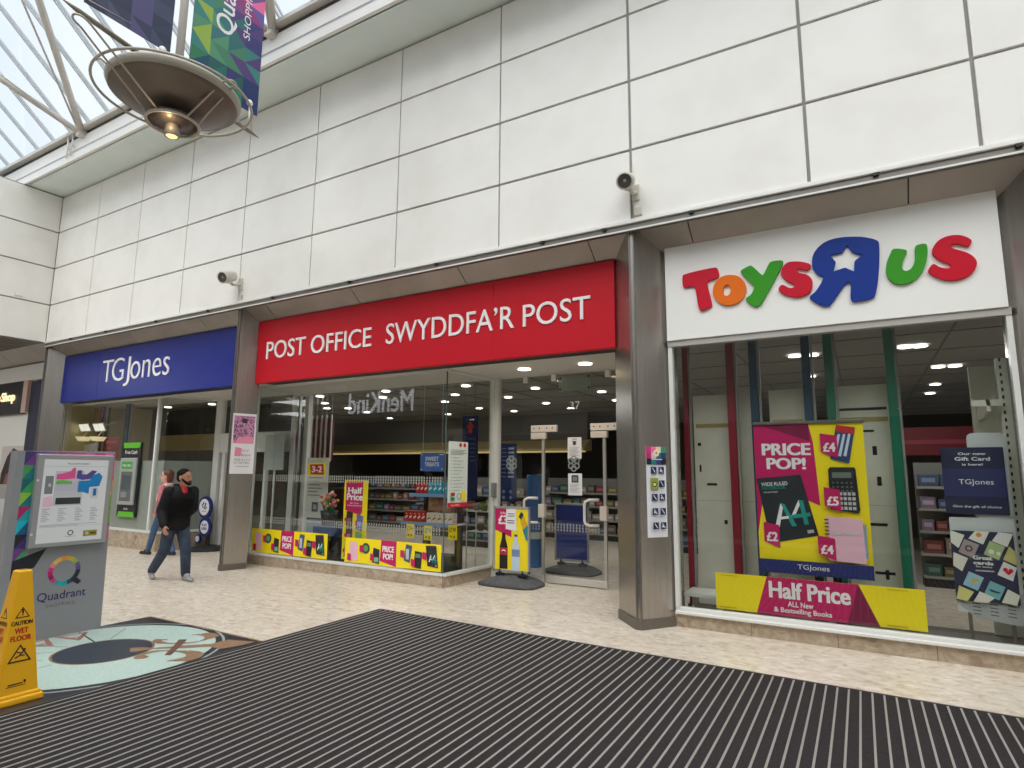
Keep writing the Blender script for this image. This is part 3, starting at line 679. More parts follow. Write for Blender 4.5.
for i in range(8):
    y0 = 2.9+i*.0915; b.prism(E_, [(y0, zt), (y0+.0915, zt), (y0, 1.77)], 0, .0015, C(*palT[i])); b.prism(E_, [(y0+.0915, zt), (y0+.0915, 1.77), (y0, 1.77)], 0, .0015, C(*palT[(i+3) % 8]))
tri_strip(3.585, 3.645, .95, 1.77, 5, palR)
b.prism(E_, [(2.80, .62), (2.80, .80), (3.08, .90), (2.99, .72), (2.90, .70)], 0, .0016, C(30, 31, 38)); kid(b, 'graphic', t)
b = MB(); b.fbox(E_, 2.89, .915, 3.60, 1.845, 0, .07, mat('frame_alu', (176, 178, 181), .35, .5), .012); kase = kid(b, 'map_case', t)
for v in (1.58, 1.05): b = MB(); b.disc(E_, 2.903, v, .012, .012, .07, .078, HANDLE, 12); kid(b, 'lock', kase)
b = MB(); S = Fr((-7.13, 2.945, .955), (0, 1, 0), (0, 0, 1)); W_, H_ = .60, .835
def R4(u0, v0, u1, v1, c, w=.002): b.fbox(S, u0*W_, v0*H_, u1*W_, v1*H_, w-.001, w, c)
def PG(pts, c, w=.002): b.prism(S, [(u*W_, v*H_) for u, v in pts], w-.001, w, c)
R4(0, 0, 1, 1, C(226, 228, 230), .001)
b.text(S, 'FLOOR PLAN', .35*W_, .94*H_, .68*W_, .962*H_, .0015, C(70, 70, 96), .01)
R4(.02, .915, .98, .918, C(150, 152, 156)); R4(.18, .50, .62, .86, C(196, 198, 202)); R4(.18, .62, .55, .72, C(190, 190, 204), .0025)
PG([(.2, .76), (.2, .82), (.28, .83), (.4, .86), (.44, .90), (.48, .90), (.48, .77), (.3, .755)], C(224, 84, 150), .003)
PG([(.5, .77), (.51, .87), (.58, .87), (.58, .82), (.66, .82), (.74, .87), (.82, .86), (.72, .76), (.6, .75)], C(88, 74, 150), .003)
PG([(.2, .70), (.2, .745), (.3, .75), (.44, .735), (.44, .70)], C(110, 186, 78), .003)
PG([(.54, .60), (.54, .735), (.72, .745), (.74, .80), (.86, .84), (.92, .79), (.88, .67), (.72, .66), (.72, .575), (.62, .60)], C(24, 132, 196), .003)
R4(.04, .585, .16, .80, C(126, 130, 134)); R4(.09, .67, .13, .71, C(190, 192, 196), .003)
R4(.75, .52, .87, .65, C(206, 210, 216)); R4(.79, .55, .84, .64, C(40, 110, 180), .003)
R4(.18, .44, .62, .56, C(200, 202, 206), .0026); R4(.22, .455, .60, .535, C(52, 56, 60), .003)
PG([(.04, .43), (.04, .54), (.16, .56), (.18, .44)], C(236, 190, 212), .003)
for c0 in (.04, .28, .54, .78):
    for i in range(8): R4(c0, .40-i*.021, c0+.07+.05*((i*7+int(c0*50)) % 3)/2, .406-i*.021, C(150, 152, 158))
for i in range(2): R4(.03, .21-i*.014, .9-.3*i, .2145-i*.014, C(160, 160, 172))
R4(.02, .185, .98, .187, C(150, 152, 156))
b.ring(S, .5*W_, .105*H_, .018, .027, .002, C(60, 60, 64), 20); b.text(S, 'Quadrant', .43*W_, .055*H_, .58*W_, .07*H_, .002, C(90, 90, 96))
R4(.70, .05, .92, .12, C(150, 140, 40)); b.ring(S, .76*W_, .085*H_, .008, .014, .003, C(236, 232, 210), 14); R4(.81, .075, .9, .095, C(70, 66, 30), .003)
kid(b, 'map_sheet', kase)
b = MB(); pal = [(34, 40, 60), (96, 84, 140), (120, 90, 150), (150, 190, 70), (200, 190, 60), (222, 170, 60), (236, 150, 60), (240, 180, 90), (236, 190, 100), (232, 130, 150), (214, 50, 130), (190, 24, 104), (150, 20, 90), (206, 60, 140), (70, 150, 150), (24, 176, 186), (20, 160, 176), (40, 70, 100), (34, 44, 66), (30, 34, 52)]
for i in range(20): b.ring(E_, 3.262, .655, .105, .148, .002 if i % 2 else .0024, C(*pal[i]), 3, math.radians(18*i-20), math.radians(18*i-2))
b.prism(E_, [(3.33, .55), (3.37, .585), (3.43, .53), (3.40, .50)], 0, .003, C(34, 36, 50)); kid(b, 'round_logo', t)
b = MB(); b.text(E_, 'Quadrant', 3.045, .362, 3.485, .46, .002, C(52, 42, 92), .008); kid(b, 'logo_name', t)
b = MB(); b.text(E_, 'SHOPPING', 3.13, .305, 3.39, .34, .002, C(96, 92, 84), 0, spacing=1.3); kid(b, 'logo_caption', t)

# ================================================================== WET FLOOR CONE
cx, cyc_ = -5.575, 2.245
t = thing('wet_floor_cone', 'yellow four sided caution wet floor cone at the left edge', 'cone', (cx, cyc_, 0))
YEL = mat('cone_yellow', (240, 178, 16), .42)
def frust(b, h0, r0, h1, r1, m, bev=0):
    t_ = bmesh.new(); vs = [(sx*r, sy_*r, h) for h, r in ((h0, r0), (h1, r1)) for sx, sy_ in ((-1, -1), (1, -1), (1, 1), (-1, 1))]
    bv = [t_.verts.new((cx+v[0], cyc_+v[1], v[2])) for v in vs]
    for f in [(3, 2, 1, 0), (4, 5, 6, 7), (0, 1, 5, 4), (1, 2, 6, 5), (2, 3, 7, 6), (3, 0, 4, 7)]: t_.faces.new([bv[k] for k in f])
    if bev: bmesh.ops.bevel(t_, geom=t_.edges[:], offset=bev, segments=3, affect='EDGES', profile=.5)
    t_.verts.index_update(); b.faces([v.co.copy() for v in t_.verts], [[v.index for v in f.verts] for f in t_.faces], m, False); t_.free()
b = MB(); frust(b, .04, .138, .935, .047, YEL, .012); kid(b, 'body', t)
b = MB(); frust(b, 0, .168, .05, .162, YEL, .015); frust(b, .045, .152, .075, .145, YEL, .01); kid(b, 'base', t)
b = MB(); frust(b, .932, .024, .938, .024, mat('cone_hole', (150, 104, 10), .6)); kid(b, 'top_hole', t)
sl = (.138-.047)/.895
CK = C(34, 28, 22); CR = C(190, 40, 26)
for fn, V_ in (('e', (-sl, 0, 1)), ('s', (0, sl, 1))):
    o_ = (cx+.138+.04*sl, cyc_, 0) if fn == 'e' else (cx, cyc_-.138-.04*sl, 0)
    F = Fr(o_, (0, 1, 0) if fn == 'e' else (1, 0, 0), V_)
    b = MB()
    def warn(v, s_):
        b.prism(F, [(-s_, v), (s_, v), (0, v+1.65*s_)], .001, .002, CK); b.prism(F, [(-s_*.76, v+s_*.13), (s_*.76, v+s_*.13), (0, v+1.40*s_)], .002, .003, YEL)
    warn(.600, .046); b.fbox(F, -.006, .628, .006, .66, .003, .0035, CK); b.fbox(F, -.006, .615, .006, .622, .003, .0035, CK)
    b.text(F, 'CAUTION', -.066, .548, .066, .578, .002, CK, .035); b.text(F, 'WET', -.042, .49, .042, .528, .002, CR, .03); b.text(F, 'FLOOR', -.064, .437, .064, .475, .002, CR, .03)
    warn(.290, .074)
    b.tube([F.p(-.03, .32, .003), F.p(0, .335, .003), F.p(.02, .36, .003)], .005, CK, 6); b.tube([F.p(0, .335, .003), F.p(.03, .33, .003)], .004, CK, 6); b.tube([F.p(.01, .35, .003), F.p(-.02, .36, .003)], .004, CK, 6); b.disc(F, .028, .372, .008, .008, .003, .0036, CK, 10)
    b.fbox(F, -.07, .125, .05, .129, .001, .002, CK); b.fbox(F, -.06, .137, .03, .145, .001, .002, CK); b.fbox(F, .036, .14, .05, .16, .001, .002, CK)
    kid(b, 'printed_warning', t)

# ================================================================== SECURITY CAMERAS
def cctv(x, z, aim, k, label):
    t = thing('security_camera', label, 'camera', (x, YC, z)); a = Vector(aim).normalized(); c = Vector((x, YC-.24*k, z))
    HS = mat('camera_cream', (206, 202, 190), .45); P_ = lambda L: [(r*k, h*k) for r, h in L]
    b = MB(); b.lathe(c-a*.16*k, P_([(0, 0), (.07, 0), (.098, .03), (.105, .08), (.105, .25), (.114, .26), (.114, .33), (.092, .33)]), HS, 24, a); kid(b, 'housing', t)
    b = MB(); b.lathe(c-a*.16*k, P_([(.097, .318), (.05, .315), (0, .315)]), mat('camera_dark', (84, 80, 76), .35), 24, a); b.lathe(c-a*.16*k, P_([(.022, .32), (.018, .326), (0, .328)]), mat('lens_grey', (150, 150, 146), .15), 14, a); kid(b, 'lens', t)
    b = MB(); b.tube([c+Vector((.0, .02, -.08))*k, c+Vector((.05, .06, -.15))*k, Vector((x+.06*k, YC-.1*k, z-.13*k)), Vector((x+.06*k, YC-.01, z-.08*k))], .026*k, HS, 10)
    b.box((x+.0*k, YC-.03, z-.2*k), (x+.1*k, YC, z+.02*k), HS, .006); b.box((c.x-.03*k, c.y-.03*k, z-.13*k), (c.x+.07*k, c.y+.05*k, z-.07*k), HS, .006); kid(b, 'bracket', t)
    b = MB(); b.box((x+.03*k, YC-.03, z-.42*k), (x+.13*k, YC, z-.31*k), HS, .006); kid(b, 'junction_box', t)
    b = MB(); b.tube([(x+.01, YC-.012, z+.3*k), (x+.01, YC-.012, z-.45*k)], .008, HS, 6); kid(b, 'cable', t)
cctv(-2.16, 5.10, (.14, -.88, -.46), .88, 'white security camera above the pillar between the red and toy signs')
cctv(-9.52, 5.10, (.25, -.95, -.42), .95, 'white security camera above the pillar between the blue and red signs')
b = MB(); b.box((-16.70, 5.90, 5.66), (-16.67, 6.05, 5.74), WHITE, .005); o = b.build('wall_box', None, (-16.69, 5.97, 5.7)); tag(o, 'small white box on the white cladding at the far left', 'box')
# ================================================================== POSTERS AND WINDOW DISPLAYS
MAG = C(196, 20, 96); DMAG = C(128, 14, 66); YELL = C(250, 226, 20); NAVY = C(34, 44, 110); INK = C(40, 44, 50); PW = C(238, 236, 236); TEAL = C(30, 150, 140); PINK = C(236, 186, 204)
class Sheet:
    """printed board: base slab plus thin printed shapes, fractions of width and height"""
    def __init__(s, fr, w, h, base, th=.006):
        s.f, s.w, s.h = fr, w, h; s.b = MB(); s.b.fbox(fr, 0, 0, w, h, -th, 0, base); s.k = 1
    def lv(s): s.k += 1; return s.k*.0007
    def poly(s, pts, c): l = s.lv(); s.b.prism(s.f, [(u*s.w, v*s.h) for u, v in pts], l-.0006, l, c); return s
    def rect(s, u0, v0, u1, v1, c): return s.poly([(u0, v0), (u1, v0), (u1, v1), (u0, v1)], c)
    def disc(s, u, v, r, c, k=1.0): l = s.lv(); s.b.disc(s.f, u*s.w, v*s.h, r, r*k, l-.0006, l, c, 20); return s
    def ring(s, u, v, r0, r1, c): s.b.ring(s.f, u*s.w, v*s.h, r0, r1, s.lv(), c, 20); return s
    def text(s, t, u0, v0, u1, v1, c, bold=0, rot=0, shear=0): s.b.text(s.f, t, u0*s.w, v0*s.h, u1*s.w, v1*s.h, s.lv(), c, bold, shear, rot=rot); return s
def tag_price(S, u0, v0, u1, v1, t):
    S.poly([(u0, v0+(v1-v0)*.25), (u1, v0), (u1, v1-(v1-v0)*.1), (u0, v1)], MAG)
    S.text(t, u0+(u1-u0)*.16, v0+(v1-v0)*.25, u0+(u1-u0)*.86, v0+(v1-v0)*.62, PW, .03)
def a4book(S, q):
    S.poly(q, INK)
    g = lambda a, b: tuple((q[0][i]*(1-a)+q[1][i]*a)*(1-b)+(q[3][i]*(1-a)+q[2][i]*a)*b for i in (0, 1))   # q: BL BR TR TL
    S.poly([g(.16, .22), g(.26, .22), g(.46, .56), g(.40, .58)], PW); S.poly([g(.40, .58), g(.48, .56), g(.62, .20), g(.52, .20)], TEAL); S.poly([g(.24, .33), g(.50, .33), g(.50, .37), g(.26, .37)], PW)
    S.poly([g(.56, .36), g(.64, .36), g(.86, .58), g(.80, .60)], PW); S.poly([g(.78, .20), g(.87, .20), g(.89, .58), g(.80, .60)], TEAL); S.poly([g(.58, .32), g(.96, .32), g(.96, .38), g(.58, .38)], TEAL)
    S.poly([g(.80, .06), g(.93, .06), g(.93, .11), g(.80, .11)], C(190, 192, 192))
# --- roller poster in the toy shop window
t = thing('roller_poster', 'tall PRICE POP! poster with notebook, calculator and pens in the toy shop window', 'poster', (-.48, 7.3, .10))
b = MB(); b.box((-1.03, 7.28, 2.245), (.07, 7.32, 2.28), RAIL, .004); kid(b, 'top_rail', t)
b = MB(); b.box((-.32, 7.33, .10), (-.24, 7.36, 2.25), mat('black_metal', (28, 28, 30), .5)); b.box((-.62, 7.26, .10), (.02, 7.44, .135), MATS['black_metal'], .004); kid(b, 'stand', t)
S = Sheet(FX((-1.025, 7.3, .645)), 1.08, 1.605, YELL)
S.poly([(0, .26), (.0, 1), (.52, 1), (.555, .868), (.585, .45), (.09, .60)], MAG); S.poly([(.10, .985), (.52, .985), (.525, .88)], DMAG)
S.text('PRICE', .075, .785, .525, .868, PW, .05); S.text('POP!', .115, .69, .475, .768, PW, .05)
a4book(S, [(.115, .19), (.555, .255), (.425, .655), (.005, .625)])
S.text('WIDE RULED', .05, .578, .30, .602, PW, .01, .07); S.text('NOTEBOOK', .055, .553, .28, .576, TEAL, .01, .07); S.text('with perforated', .07, .525, .2, .54, PW, 0, .07)
tag_price(S, .055, .16, .20, .33, '\u00a32')
S.poly([(.70, .76), (.86, .73), (.93, .965), (.77, .985)], C(44, 66, 110)); S.poly([(.77, .94), (.92, .92), (.93, .965), (.77, .985)], C(196, 40, 50))
for k in range(3): S.poly([(.725+k*.045, .78), (.75+k*.045, .775), (.80+k*.045, .92), (.78+k*.045, .925)], C(206, 216, 232))
tag_price(S, .62, .765, .77, .93, '\u00a34')
S.poly([(.67, .43), (.91, .41), (.925, .43), (.91, .69), (.90, .705), (.69, .705), (.675, .69)], C(36, 37, 42)); S.rect(.705, .635, .87, .672, C(108, 122, 108))
for i in range(4):
    for j in range(4): S.rect(.755+j*.037, .43+i*.031, .782+j*.037, .45+i*.031, C(196, 198, 196))
for i in range(3):
    for j in range(5): S.rect(.70+j*.039, .545+i*.026, .72+j*.039, .558+i*.026, C(98, 100, 104))
tag_price(S, .625, .415, .765, .575, '\u00a35')
S.rect(.93, .13, .965, .34, C(150, 170, 180)); S.poly([(.635, .105), (.945, .095), (.935, .375), (.63, .385)], PINK)
for i in range(11): S.rect(.612, .13+i*.023, .65, .138+i*.023, C(60, 56, 60))
S.text('Class Notes', .66, .27, .905, .30, C(206, 214, 216), .015)
tag_price(S, .545, .105, .695, .26, '\u00a34')
S.rect(0, 0, 1, .088, NAVY); S.text('TGJones', .35, .025, .63, .066, PW); kid(S.b, 'poster_sheet', t)
# --- banner
def board(name, label, cat, S, loc, part='printed_board'):
    t = thing(name, label, cat, loc); kid(S.b, part, t); return t
S = Sheet(FX((-1.48, 7.155, .225)), 1.94, .385, YELL)
S.poly([(.215, 0), (.275, 1), (.715, 1), (.80, 0)], MAG); S.poly([(.655, 0), (.80, 0), (.715, 1)], DMAG)
S.text('Half Price', .285, .45, .675, .90, PW, .05); S.text('ALL New', .375, .255, .50, .40, PW, .02); S.text('& Bestselling Books', .305, .05, .585, .22, PW, .02)
for u in (.02, .83): S.rect(u, .05, u+.09, .075, C(200, 180, 20)); S.rect(u+.01, .93, u+.1, .95, C(200, 180, 20))
board('window_banner', 'long yellow and magenta Half Price banner along the toy shop window sill', 'banner', S, (-.5, 7.155, .225))
# --- yellow strips in the post office window
def strip(x0, x1, z0, z1, m0, m1, label):
    w_, h_ = x1-x0, z1-z0; S = Sheet(FX((x0, YG-.02, z0)), w_, h_, YELL, .004)
    S.poly([(m0, .18), (m0+.01, 1), (m1, 1), (m1, 0)], MAG); S.text('PRICE', m0+.025, .55, m1-.025, .78, PW, .04); S.text('POP!', m0+.035, .26, m1-.035, .49, PW, .04)
    S.poly([(.05, .12), (.15, .08), (.14, .82), (.06, .85)], PINK); S.disc(.235, .62, .085, C(40, 74, 60)); S.disc(.235, .62, .05, C(110, 160, 90))
    S.poly([(.31, .1), (.385, .05), (.385, .62), (.32, .68)], INK); S.rect(.33, .12, .375, .3, C(120, 190, 150))
    S.poly([(.64, .3), (.70, .22), (.72, .88), (.66, .92)], C(70, 84, 110)); S.rect(.66, .35, .69, .75, C(190, 200, 214))
    S.poly([(.74, .08), (.81, .04), (.82, .66), (.75, .7)], C(36, 37, 42)); S.rect(.755, .45, .805, .6, C(110, 130, 110))
    a4book(S, [(.875, .18), (.975, .14), (.955, .95), (.855, .93)])
    for u, v in ((.055, .22), (.19, .6), (.31, .3), (.625, .55), (.735, .25), (.845, .55)): S.poly([(u-.018, v-.12), (u+.022, v-.16), (u+.022, v+.12), (u-.018, v+.14)], MAG)
    return board('window_strip', label, 'poster', S, ((x0+x1)/2, YG-.02, z0))
strip(-9.78, -7.84, .225, .64, .40, .58, 'yellow PRICE POP! strip at the left end of the post office sill')
strip(-7.43, -5.475, .225, .615, .39, .56, 'yellow PRICE POP! strip nearest the glass corner by the entrance')
# --- tall half price
S = Sheet(FX((-7.585, 7.52, .25)), .53, 1.29, YELL)
S.poly([(.08, .62), (.08, .99), (.80, .99), (.80, .60), (.72, .56)], MAG); S.text('Half', .17, .83, .76, .91, PW, .05); S.text('Price', .13, .745, .80, .83, PW, .05)
S.text('ALL New', .28, .70, .64, .72, PW); S.text('& Bestselling Books', .16, .665, .78, .688, PW)
for u, v, c in ((.12, .42, (60, 40, 36)), (.56, .38, (100, 110, 170)), (.14, .22, (80, 50, 56)), (.54, .17, (110, 170, 110)), (.12, .03, (120, 70, 80))):
    S.poly([(u, v), (u+.28, v-.02), (u+.3, v+.17), (u+.04, v+.19)], C(*c)); S.rect(u+.08, v+.05, u+.22, v+.1, C(min(255, c[0]+70), min(255, c[1]+60), min(255, c[2]+60))); S.disc(u+.02, v+.08, .035, MAG)
board('window_poster', 'narrow upright Half Price poster between the two yellow strips', 'poster', S, (-7.3, 7.52, .25))
# --- small cards
S = Sheet(FX((-9.27, 8.2, 1.60)), .47, .245, YELL); S.poly([(.2, .1), (.95, .08), (.9, .9), (.12, .86)], C(200, 24, 50)); S.text('3-2', .25, .25, .82, .75, PW, .04)
t = board('offer_card', 'red and yellow 3-2 card hanging in the post office window', 'sign', S, (-9.03, 8.2, 1.6))
for x in (-9.2, -8.86): b = MB(); b.tube([(x, 8.205, 1.84), (x, 8.205, 3.35)], .003, PW, 5); kid(b, 'hanging_thread', t)
S = Sheet(FX((-6.55, 8.235, 1.70)), .50, .315, C(70, 104, 176)); S.text('SWEET', .22, .56, .78, .78, PW, .015); S.text('TREATS', .2, .26, .80, .48, PW, .015)
for u, v in ((.06, .9), (.94, .88), (.06, .1), (.94, .12), (.86, .9)): S.rect(u-.035, v-.02, u+.035, v+.02, PW)
t = board('offer_card', 'blue SWEET TREATS card above the boxes of sweets', 'sign', S, (-6.3, 8.235, 1.7))
b = MB(); b.tube([(-6.5, 8.24, 2.0), (-6.5, 8.24, 3.36)], .003, PW, 5); kid(b, 'hanging_thread', t); b = MB(); b.tube([(-6.1, 8.24, 2.0), (-6.1, 8.24, 3.36)], .003, PW, 5); kid(b, 'hanging_thread', t)
# notice on the return glass
F = Fr((-5.437, 7.50, 1.16), (.11, 1.18, 0), (0, 0, 1)); F.o -= F.N*(-.014)
S = Sheet(F, .46, 1.0, C(222, 232, 224), .004); S.poly([(0, 0), (1, 0), (1, .065), (0, .07)], C(206, 26, 44)); S.disc(.60, .95, .033, C(206, 26, 44)); S.disc(.82, .95, .033, C(206, 26, 44))
for i in range(4): S.rect(.1, .865-i*.022, .9-.15*(i % 2), .873-i*.022, C(130, 138, 134))
for i in range(11): S.rect(.1, .75-i*.05, .14, .757-i*.05, INK); S.rect(.2, .748-i*.05, .55+.06*(i*3 % 5), .755-i*.05, C(140, 148, 144))
S.rect(.1, .17, .30, .22, C(176, 40, 40)); S.rect(.1, .1, .30, .15, C(40, 140, 90)); S.ring(.52, .16, .04, .05, C(120, 130, 126)); S.poly([(.65, .1), (.85, .09), (.86, .23), (.66, .24)], YELL); S.text('Post Office', .12, .02, .55, .045, PW)
board('service_notice', 'tall pale green notice with red foot on the entrance side glass', 'notice', S, (-5.42, 7.7, 1.16))
# papers on the door
def paper(x, z, kind, label):
    S = Sheet(FX((x, YD-.008, z)), .235, .335, PW, .001); S.rect(.3, .9, .7, .93, C(120, 120, 120))
    if kind: S.rect(.25, .58, .75, .9, C(60, 74, 80)); S.rect(.34, .66, .66, .84, C(130, 140, 140))
    else: S.disc(.5, .72, .03, C(70, 70, 70)); S.rect(.3, .8, .66, .83, C(80, 80, 80))
    for i in range(7): S.rect(.15, .5-i*.06, .85-.1*(i % 3), .515-i*.06, C(150, 150, 150))
    return board('paper_notice', label, 'notice', S, (x, YD, z), 'sheet')
paper(-3.965, 1.91, 0, 'upper white paper notice taped on the right glass door')
paper(-3.96, 1.35, 1, 'lower white paper notice with a dark square on the right glass door')
# pillar posters, on the slanting right faces of the pillars
dv = Vector((-9.39+9.514, 7.075-6.685, 0)); F = Fr(Vector((-9.514, 6.685, 0))+dv.normalized()*-.0, dv, (0, 0, 1)); F.o += F.N*.008
S = Sheet(Fr(F.p(0, 1.63), F.U, F.V), .405, 1.06, PW, .006); BL = mat('blossom_print', (212, 150, 186), .5, c2=(120, 78, 104), scale=26, detail=6, lo=.45, hi=.6)
S.rect(.06, .50, .94, .96, BL); S.rect(.40, .84, .62, .92, C(66, 44, 60)); S.poly([(.06, .50), (.94, .50), (.92, .60), (.7, .63), (.3, .6), (.06, .54)], C(236, 150, 172))
for a, c in (((.08, .56), (.3, .86)), ((.12, .52), (.5, .78)), ((.1, .7), (.2, .92)), ((.3, .62), (.75, .8))): S.poly([(a[0], a[1]), (a[0]+.04, a[1]), (c[0], c[1])], C(92, 60, 76))
S.poly([(.16, .29), (.42, .29), (.46, .42), (.18, .44)], C(232, 140, 164)); S.text('Art of', .48, .36, .74, .41, C(190, 110, 140)); S.text('Blossom', .45, .29, .85, .335, C(190, 110, 140)); 
S.text('FREE & LIVE', .16, .215, .84, .25, C(150, 140, 146)); S.text('IN THE MALL', .16, .165, .84, .20, C(150, 140, 146)); S.rect(.25, .115, .8, .125, C(170, 166, 170))
board('pillar_poster', 'pink cherry blossom poster on the pillar between blue and red signs', 'poster', S, (-9.4, 6.8, 1.63))
dv = Vector((-1.90+2.184, 7.075-6.685, 0)); F = Fr(Vector((-2.184, 6.685, 0)), dv, (0, 0, 1)); F.o += F.N*.006
S = Sheet(Fr(F.p(.105, .98), F.U, F.V), .275, 1.02, C(232, 234, 238), .004)
cols = [(214, 50, 130), (240, 120, 170), (246, 220, 170), (60, 150, 120), (190, 40, 110), (236, 200, 190), (30, 120, 120), (20, 60, 100), (26, 30, 60), (24, 130, 130), (70, 50, 130), (16, 20, 40)]
for i in range(12): S.poly([((i % 4)*.25, .80+.067*(2-i//4)), ((i % 4)*.25+.25, .80+.067*(2-i//4)), ((i % 4)*.25+.25, .867+.067*(2-i//4)), ((i % 4)*.25, .867+.067*(2-i//4))], C(*cols[i]))
S.disc(.5, .93, .04, C(244, 236, 226)); S.disc(.5, .93, .018, C(226, 160, 60)); S.rect(.25, .855, .8, .862, PW)
NV = C(34, 38, 84)
for i, v in enumerate((.70, .55, .40, .245, .09)):
    for j, u in enumerate((.2, .58)):
        if i == 1 and j == 0: S.rect(u-.04, v-.03, u+.34, v+.10, C(150, 160, 50)); S.disc(u+.15, v+.03, .03, C(60, 60, 40)); S.disc(u+.15, v+.03, .018, C(230, 230, 210)); continue
        S.rect(u, v, u+.28, v+.075, NV); S.poly([(u+.06, v+.062), (u+.09, v+.066), (u+.23, v+.014), (u+.20, v+.01)], PW)
        if (i+j) % 2: S.disc(u+.10, v+.03, .012, PW)
        S.rect(u+.02, v-.018, u+.25, v-.012, C(170, 172, 180))
board('pillar_notice', 'white strip of navy prohibition icons on the pillar by the post office door', 'notice', S, (-2.1, 6.8, .98))

# --- pavement sign by the doors
def pavement_sign(x0, x1, y, label, panel):
    cx = (x0+x1)/2; t = thing('pavement_sign', label, 'sign', (cx, y, 0))
    RUB = mat('rubber_grey', (74, 74, 76), .75, c2=(88, 88, 90), scale=14)
    b = MB(); n = 28; rings = []
    for h, k in ((0, 1), (.035, 1.0), (.06, .96), (.10, .80), (.13, .60), (.145, .35)):
        rings.append([(cx+(.50*k)*math.copysign(abs(math.cos(a))**.55, math.cos(a)), y+.0+(.32*k)*math.copysign(abs(math.sin(a))**.55, math.sin(a)), max(0, h-.035*(math.cos(a)**4)*(h > .05))) for a in [2*math.pi*i/n for i in range(n)]])
    vs = [v for r_ in rings for v in r_]; fs = [(i*n+j, i*n+(j+1) % n, (i+1)*n+(j+1) % n, (i+1)*n+j) for i in range(len(rings)-1) for j in range(n)]+[tuple(range((len(rings)-1)*n, len(rings)*n)), tuple(range(n))[::-1]]
    b.faces(vs, fs, RUB, True); kid(b, 'base', t)
    for s_ in (-1, 1):
        b = MB(); b.box((cx+s_*.2-.07, y-.03, .12), (cx+s_*.2+.07, y+.03, .165), mat('black_plastic', (26, 26, 28), .5), .008); b.tube([(cx+s_*.2, y, .14), (cx+s_*.2, y, .22)], .025, MATS['black_plastic'], 10); kid(b, 'spring_foot', t)
    ALU = mat('frame_alu', (176, 178, 181), .35, .5); b = MB()
    for a, c in (((x0, .185), (x1, .22)), ((x0, 1.135), (x1, 1.17)), ((x0, .185), (x0+.03, 1.17)), ((x1-.03, .185), (x1, 1.17))): b.box((a[0], y-.02, a[1]), (c[0], y+.02, c[1]), ALU, .004)
    kid(b, 'frame', t); kid(panel(FX((x0+.025, y-.006, .21)), x1-x0-.05, .935).b, 'poster_sheet', t); return t
def bottle(S, u, v0, v1, w_, c, lab, cap):
    S.poly([(u-w_, v0), (u+w_, v0), (u+w_, v0+.6*(v1-v0)), (u+w_*.45, v0+.85*(v1-v0)), (u+w_*.4, v1), (u-w_*.4, v1), (u-w_*.45, v0+.85*(v1-v0)), (u-w_, v0+.6*(v1-v0))], c)
    S.rect(u-w_, v0+.38*(v1-v0), u+w_, v0+.58*(v1-v0), lab); S.rect(u-w_*.42, v1-.035, u+w_*.42, v1, cap)
def ad(fr, w_, h_):
    S = Sheet(fr, w_, h_, YELL, .008); S.poly([(0, .64), (0, 1), (.42, 1), (.5, .9), (.5, .53)], MAG); S.text('\u00a33', .1, .73, .38, .88, PW, .06); S.text('2 for', .16, .90, .34, .935, PW, .02)
    bottle(S, .27, .02, .60, .12, C(34, 26, 26), C(196, 40, 50), C(30, 30, 32)); S.disc(.27, .3, .035, C(240, 240, 240), .7); S.disc(.27, .29, .03, C(30, 60, 140), .5)
    bottle(S, .64, .01, .58, .115, C(196, 214, 228), C(120, 140, 176), C(60, 70, 96)); S.poly([(.76, .82), (.86, .90), (1.0, .72), (1.0, .46), (.93, .50)], C(216, 170, 40)); S.poly([(.84, .66), (1.0, .74), (1.0, .5), (.94, .5)], C(40, 130, 150)); S.poly([(.72, .87), (.80, .95), (.87, .9), (.79, .82)], C(40, 50, 56))
    S.poly([(.33, .66), (.66, .63), (.64, .985), (.35, .985)], PW)
    for i in range(2): S.rect(.4, .9-i*.035, .6, .915-i*.035, C(110, 112, 118))
    for i in range(2): S.rect(.38, .79-i*.035, .6, .805-i*.035, C(100, 102, 108))
    return S
pavement_sign(-5.04, -4.40, 8.22, 'grey framed pavement sign with two bottles on yellow outside the doors', ad)
def blank(fr, w_, h_): S = Sheet(fr, w_, h_, C(40, 56, 140), .008); S.text('You can', .08, .6, .5, .7, C(120, 140, 200)); return S
pavement_sign(-4.72, -4.08, 9.75, 'blue pavement sign standing inside behind the right glass door', blank)
# ================================================================== HANGING MALL LAMP WITH BANNERS
LX, LY = -7.30, 3.97
BRZ = mat('lamp_bronze', (104, 94, 84), .42, .35, c2=(94, 84, 75), scale=2); RIM = mat('lamp_rim', (158, 153, 141), .5, .1); ROD = mat('lamp_rod', (168, 162, 150), .45, .3)
t = thing('hanging_lamp', 'bronze dish uplighter with wire rings hanging under the glass roof', 'lamp', (LX, LY, 6.4))
b = MB(); b.lathe((LX, LY, 6.40), [(0, -.22), (.20, -.21), (.45, -.145), (.60, -.075), (.665, -.035), (.70, -.03), (.74, .01), (.765, .06), (.76, .075), (.735, .03), (.60, -.03), (.4, -.09), (0, -.16)], BRZ, 64); kid(b, 'dish', t)
b = MB(); b.lathe((LX, LY, 6.40), [(.725, -.012), (.745, .005), (.77, .06), (.765, .085), (.755, .07)], RIM, 64); kid(b, 'dish_rim', t)
circ = lambda r, z, n=56: [(LX+r*math.cos(2*math.pi*i/n), LY+r*math.sin(2*math.pi*i/n), z) for i in range(n)]
b = MB(); b.tube(circ(.90, 6.42), .017, ROD, 8, True); kid(b, 'outer_ring', t)
b = MB(); b.tube(circ(.30, 6.05), .02, ROD, 8, True); kid(b, 'inner_ring', t)
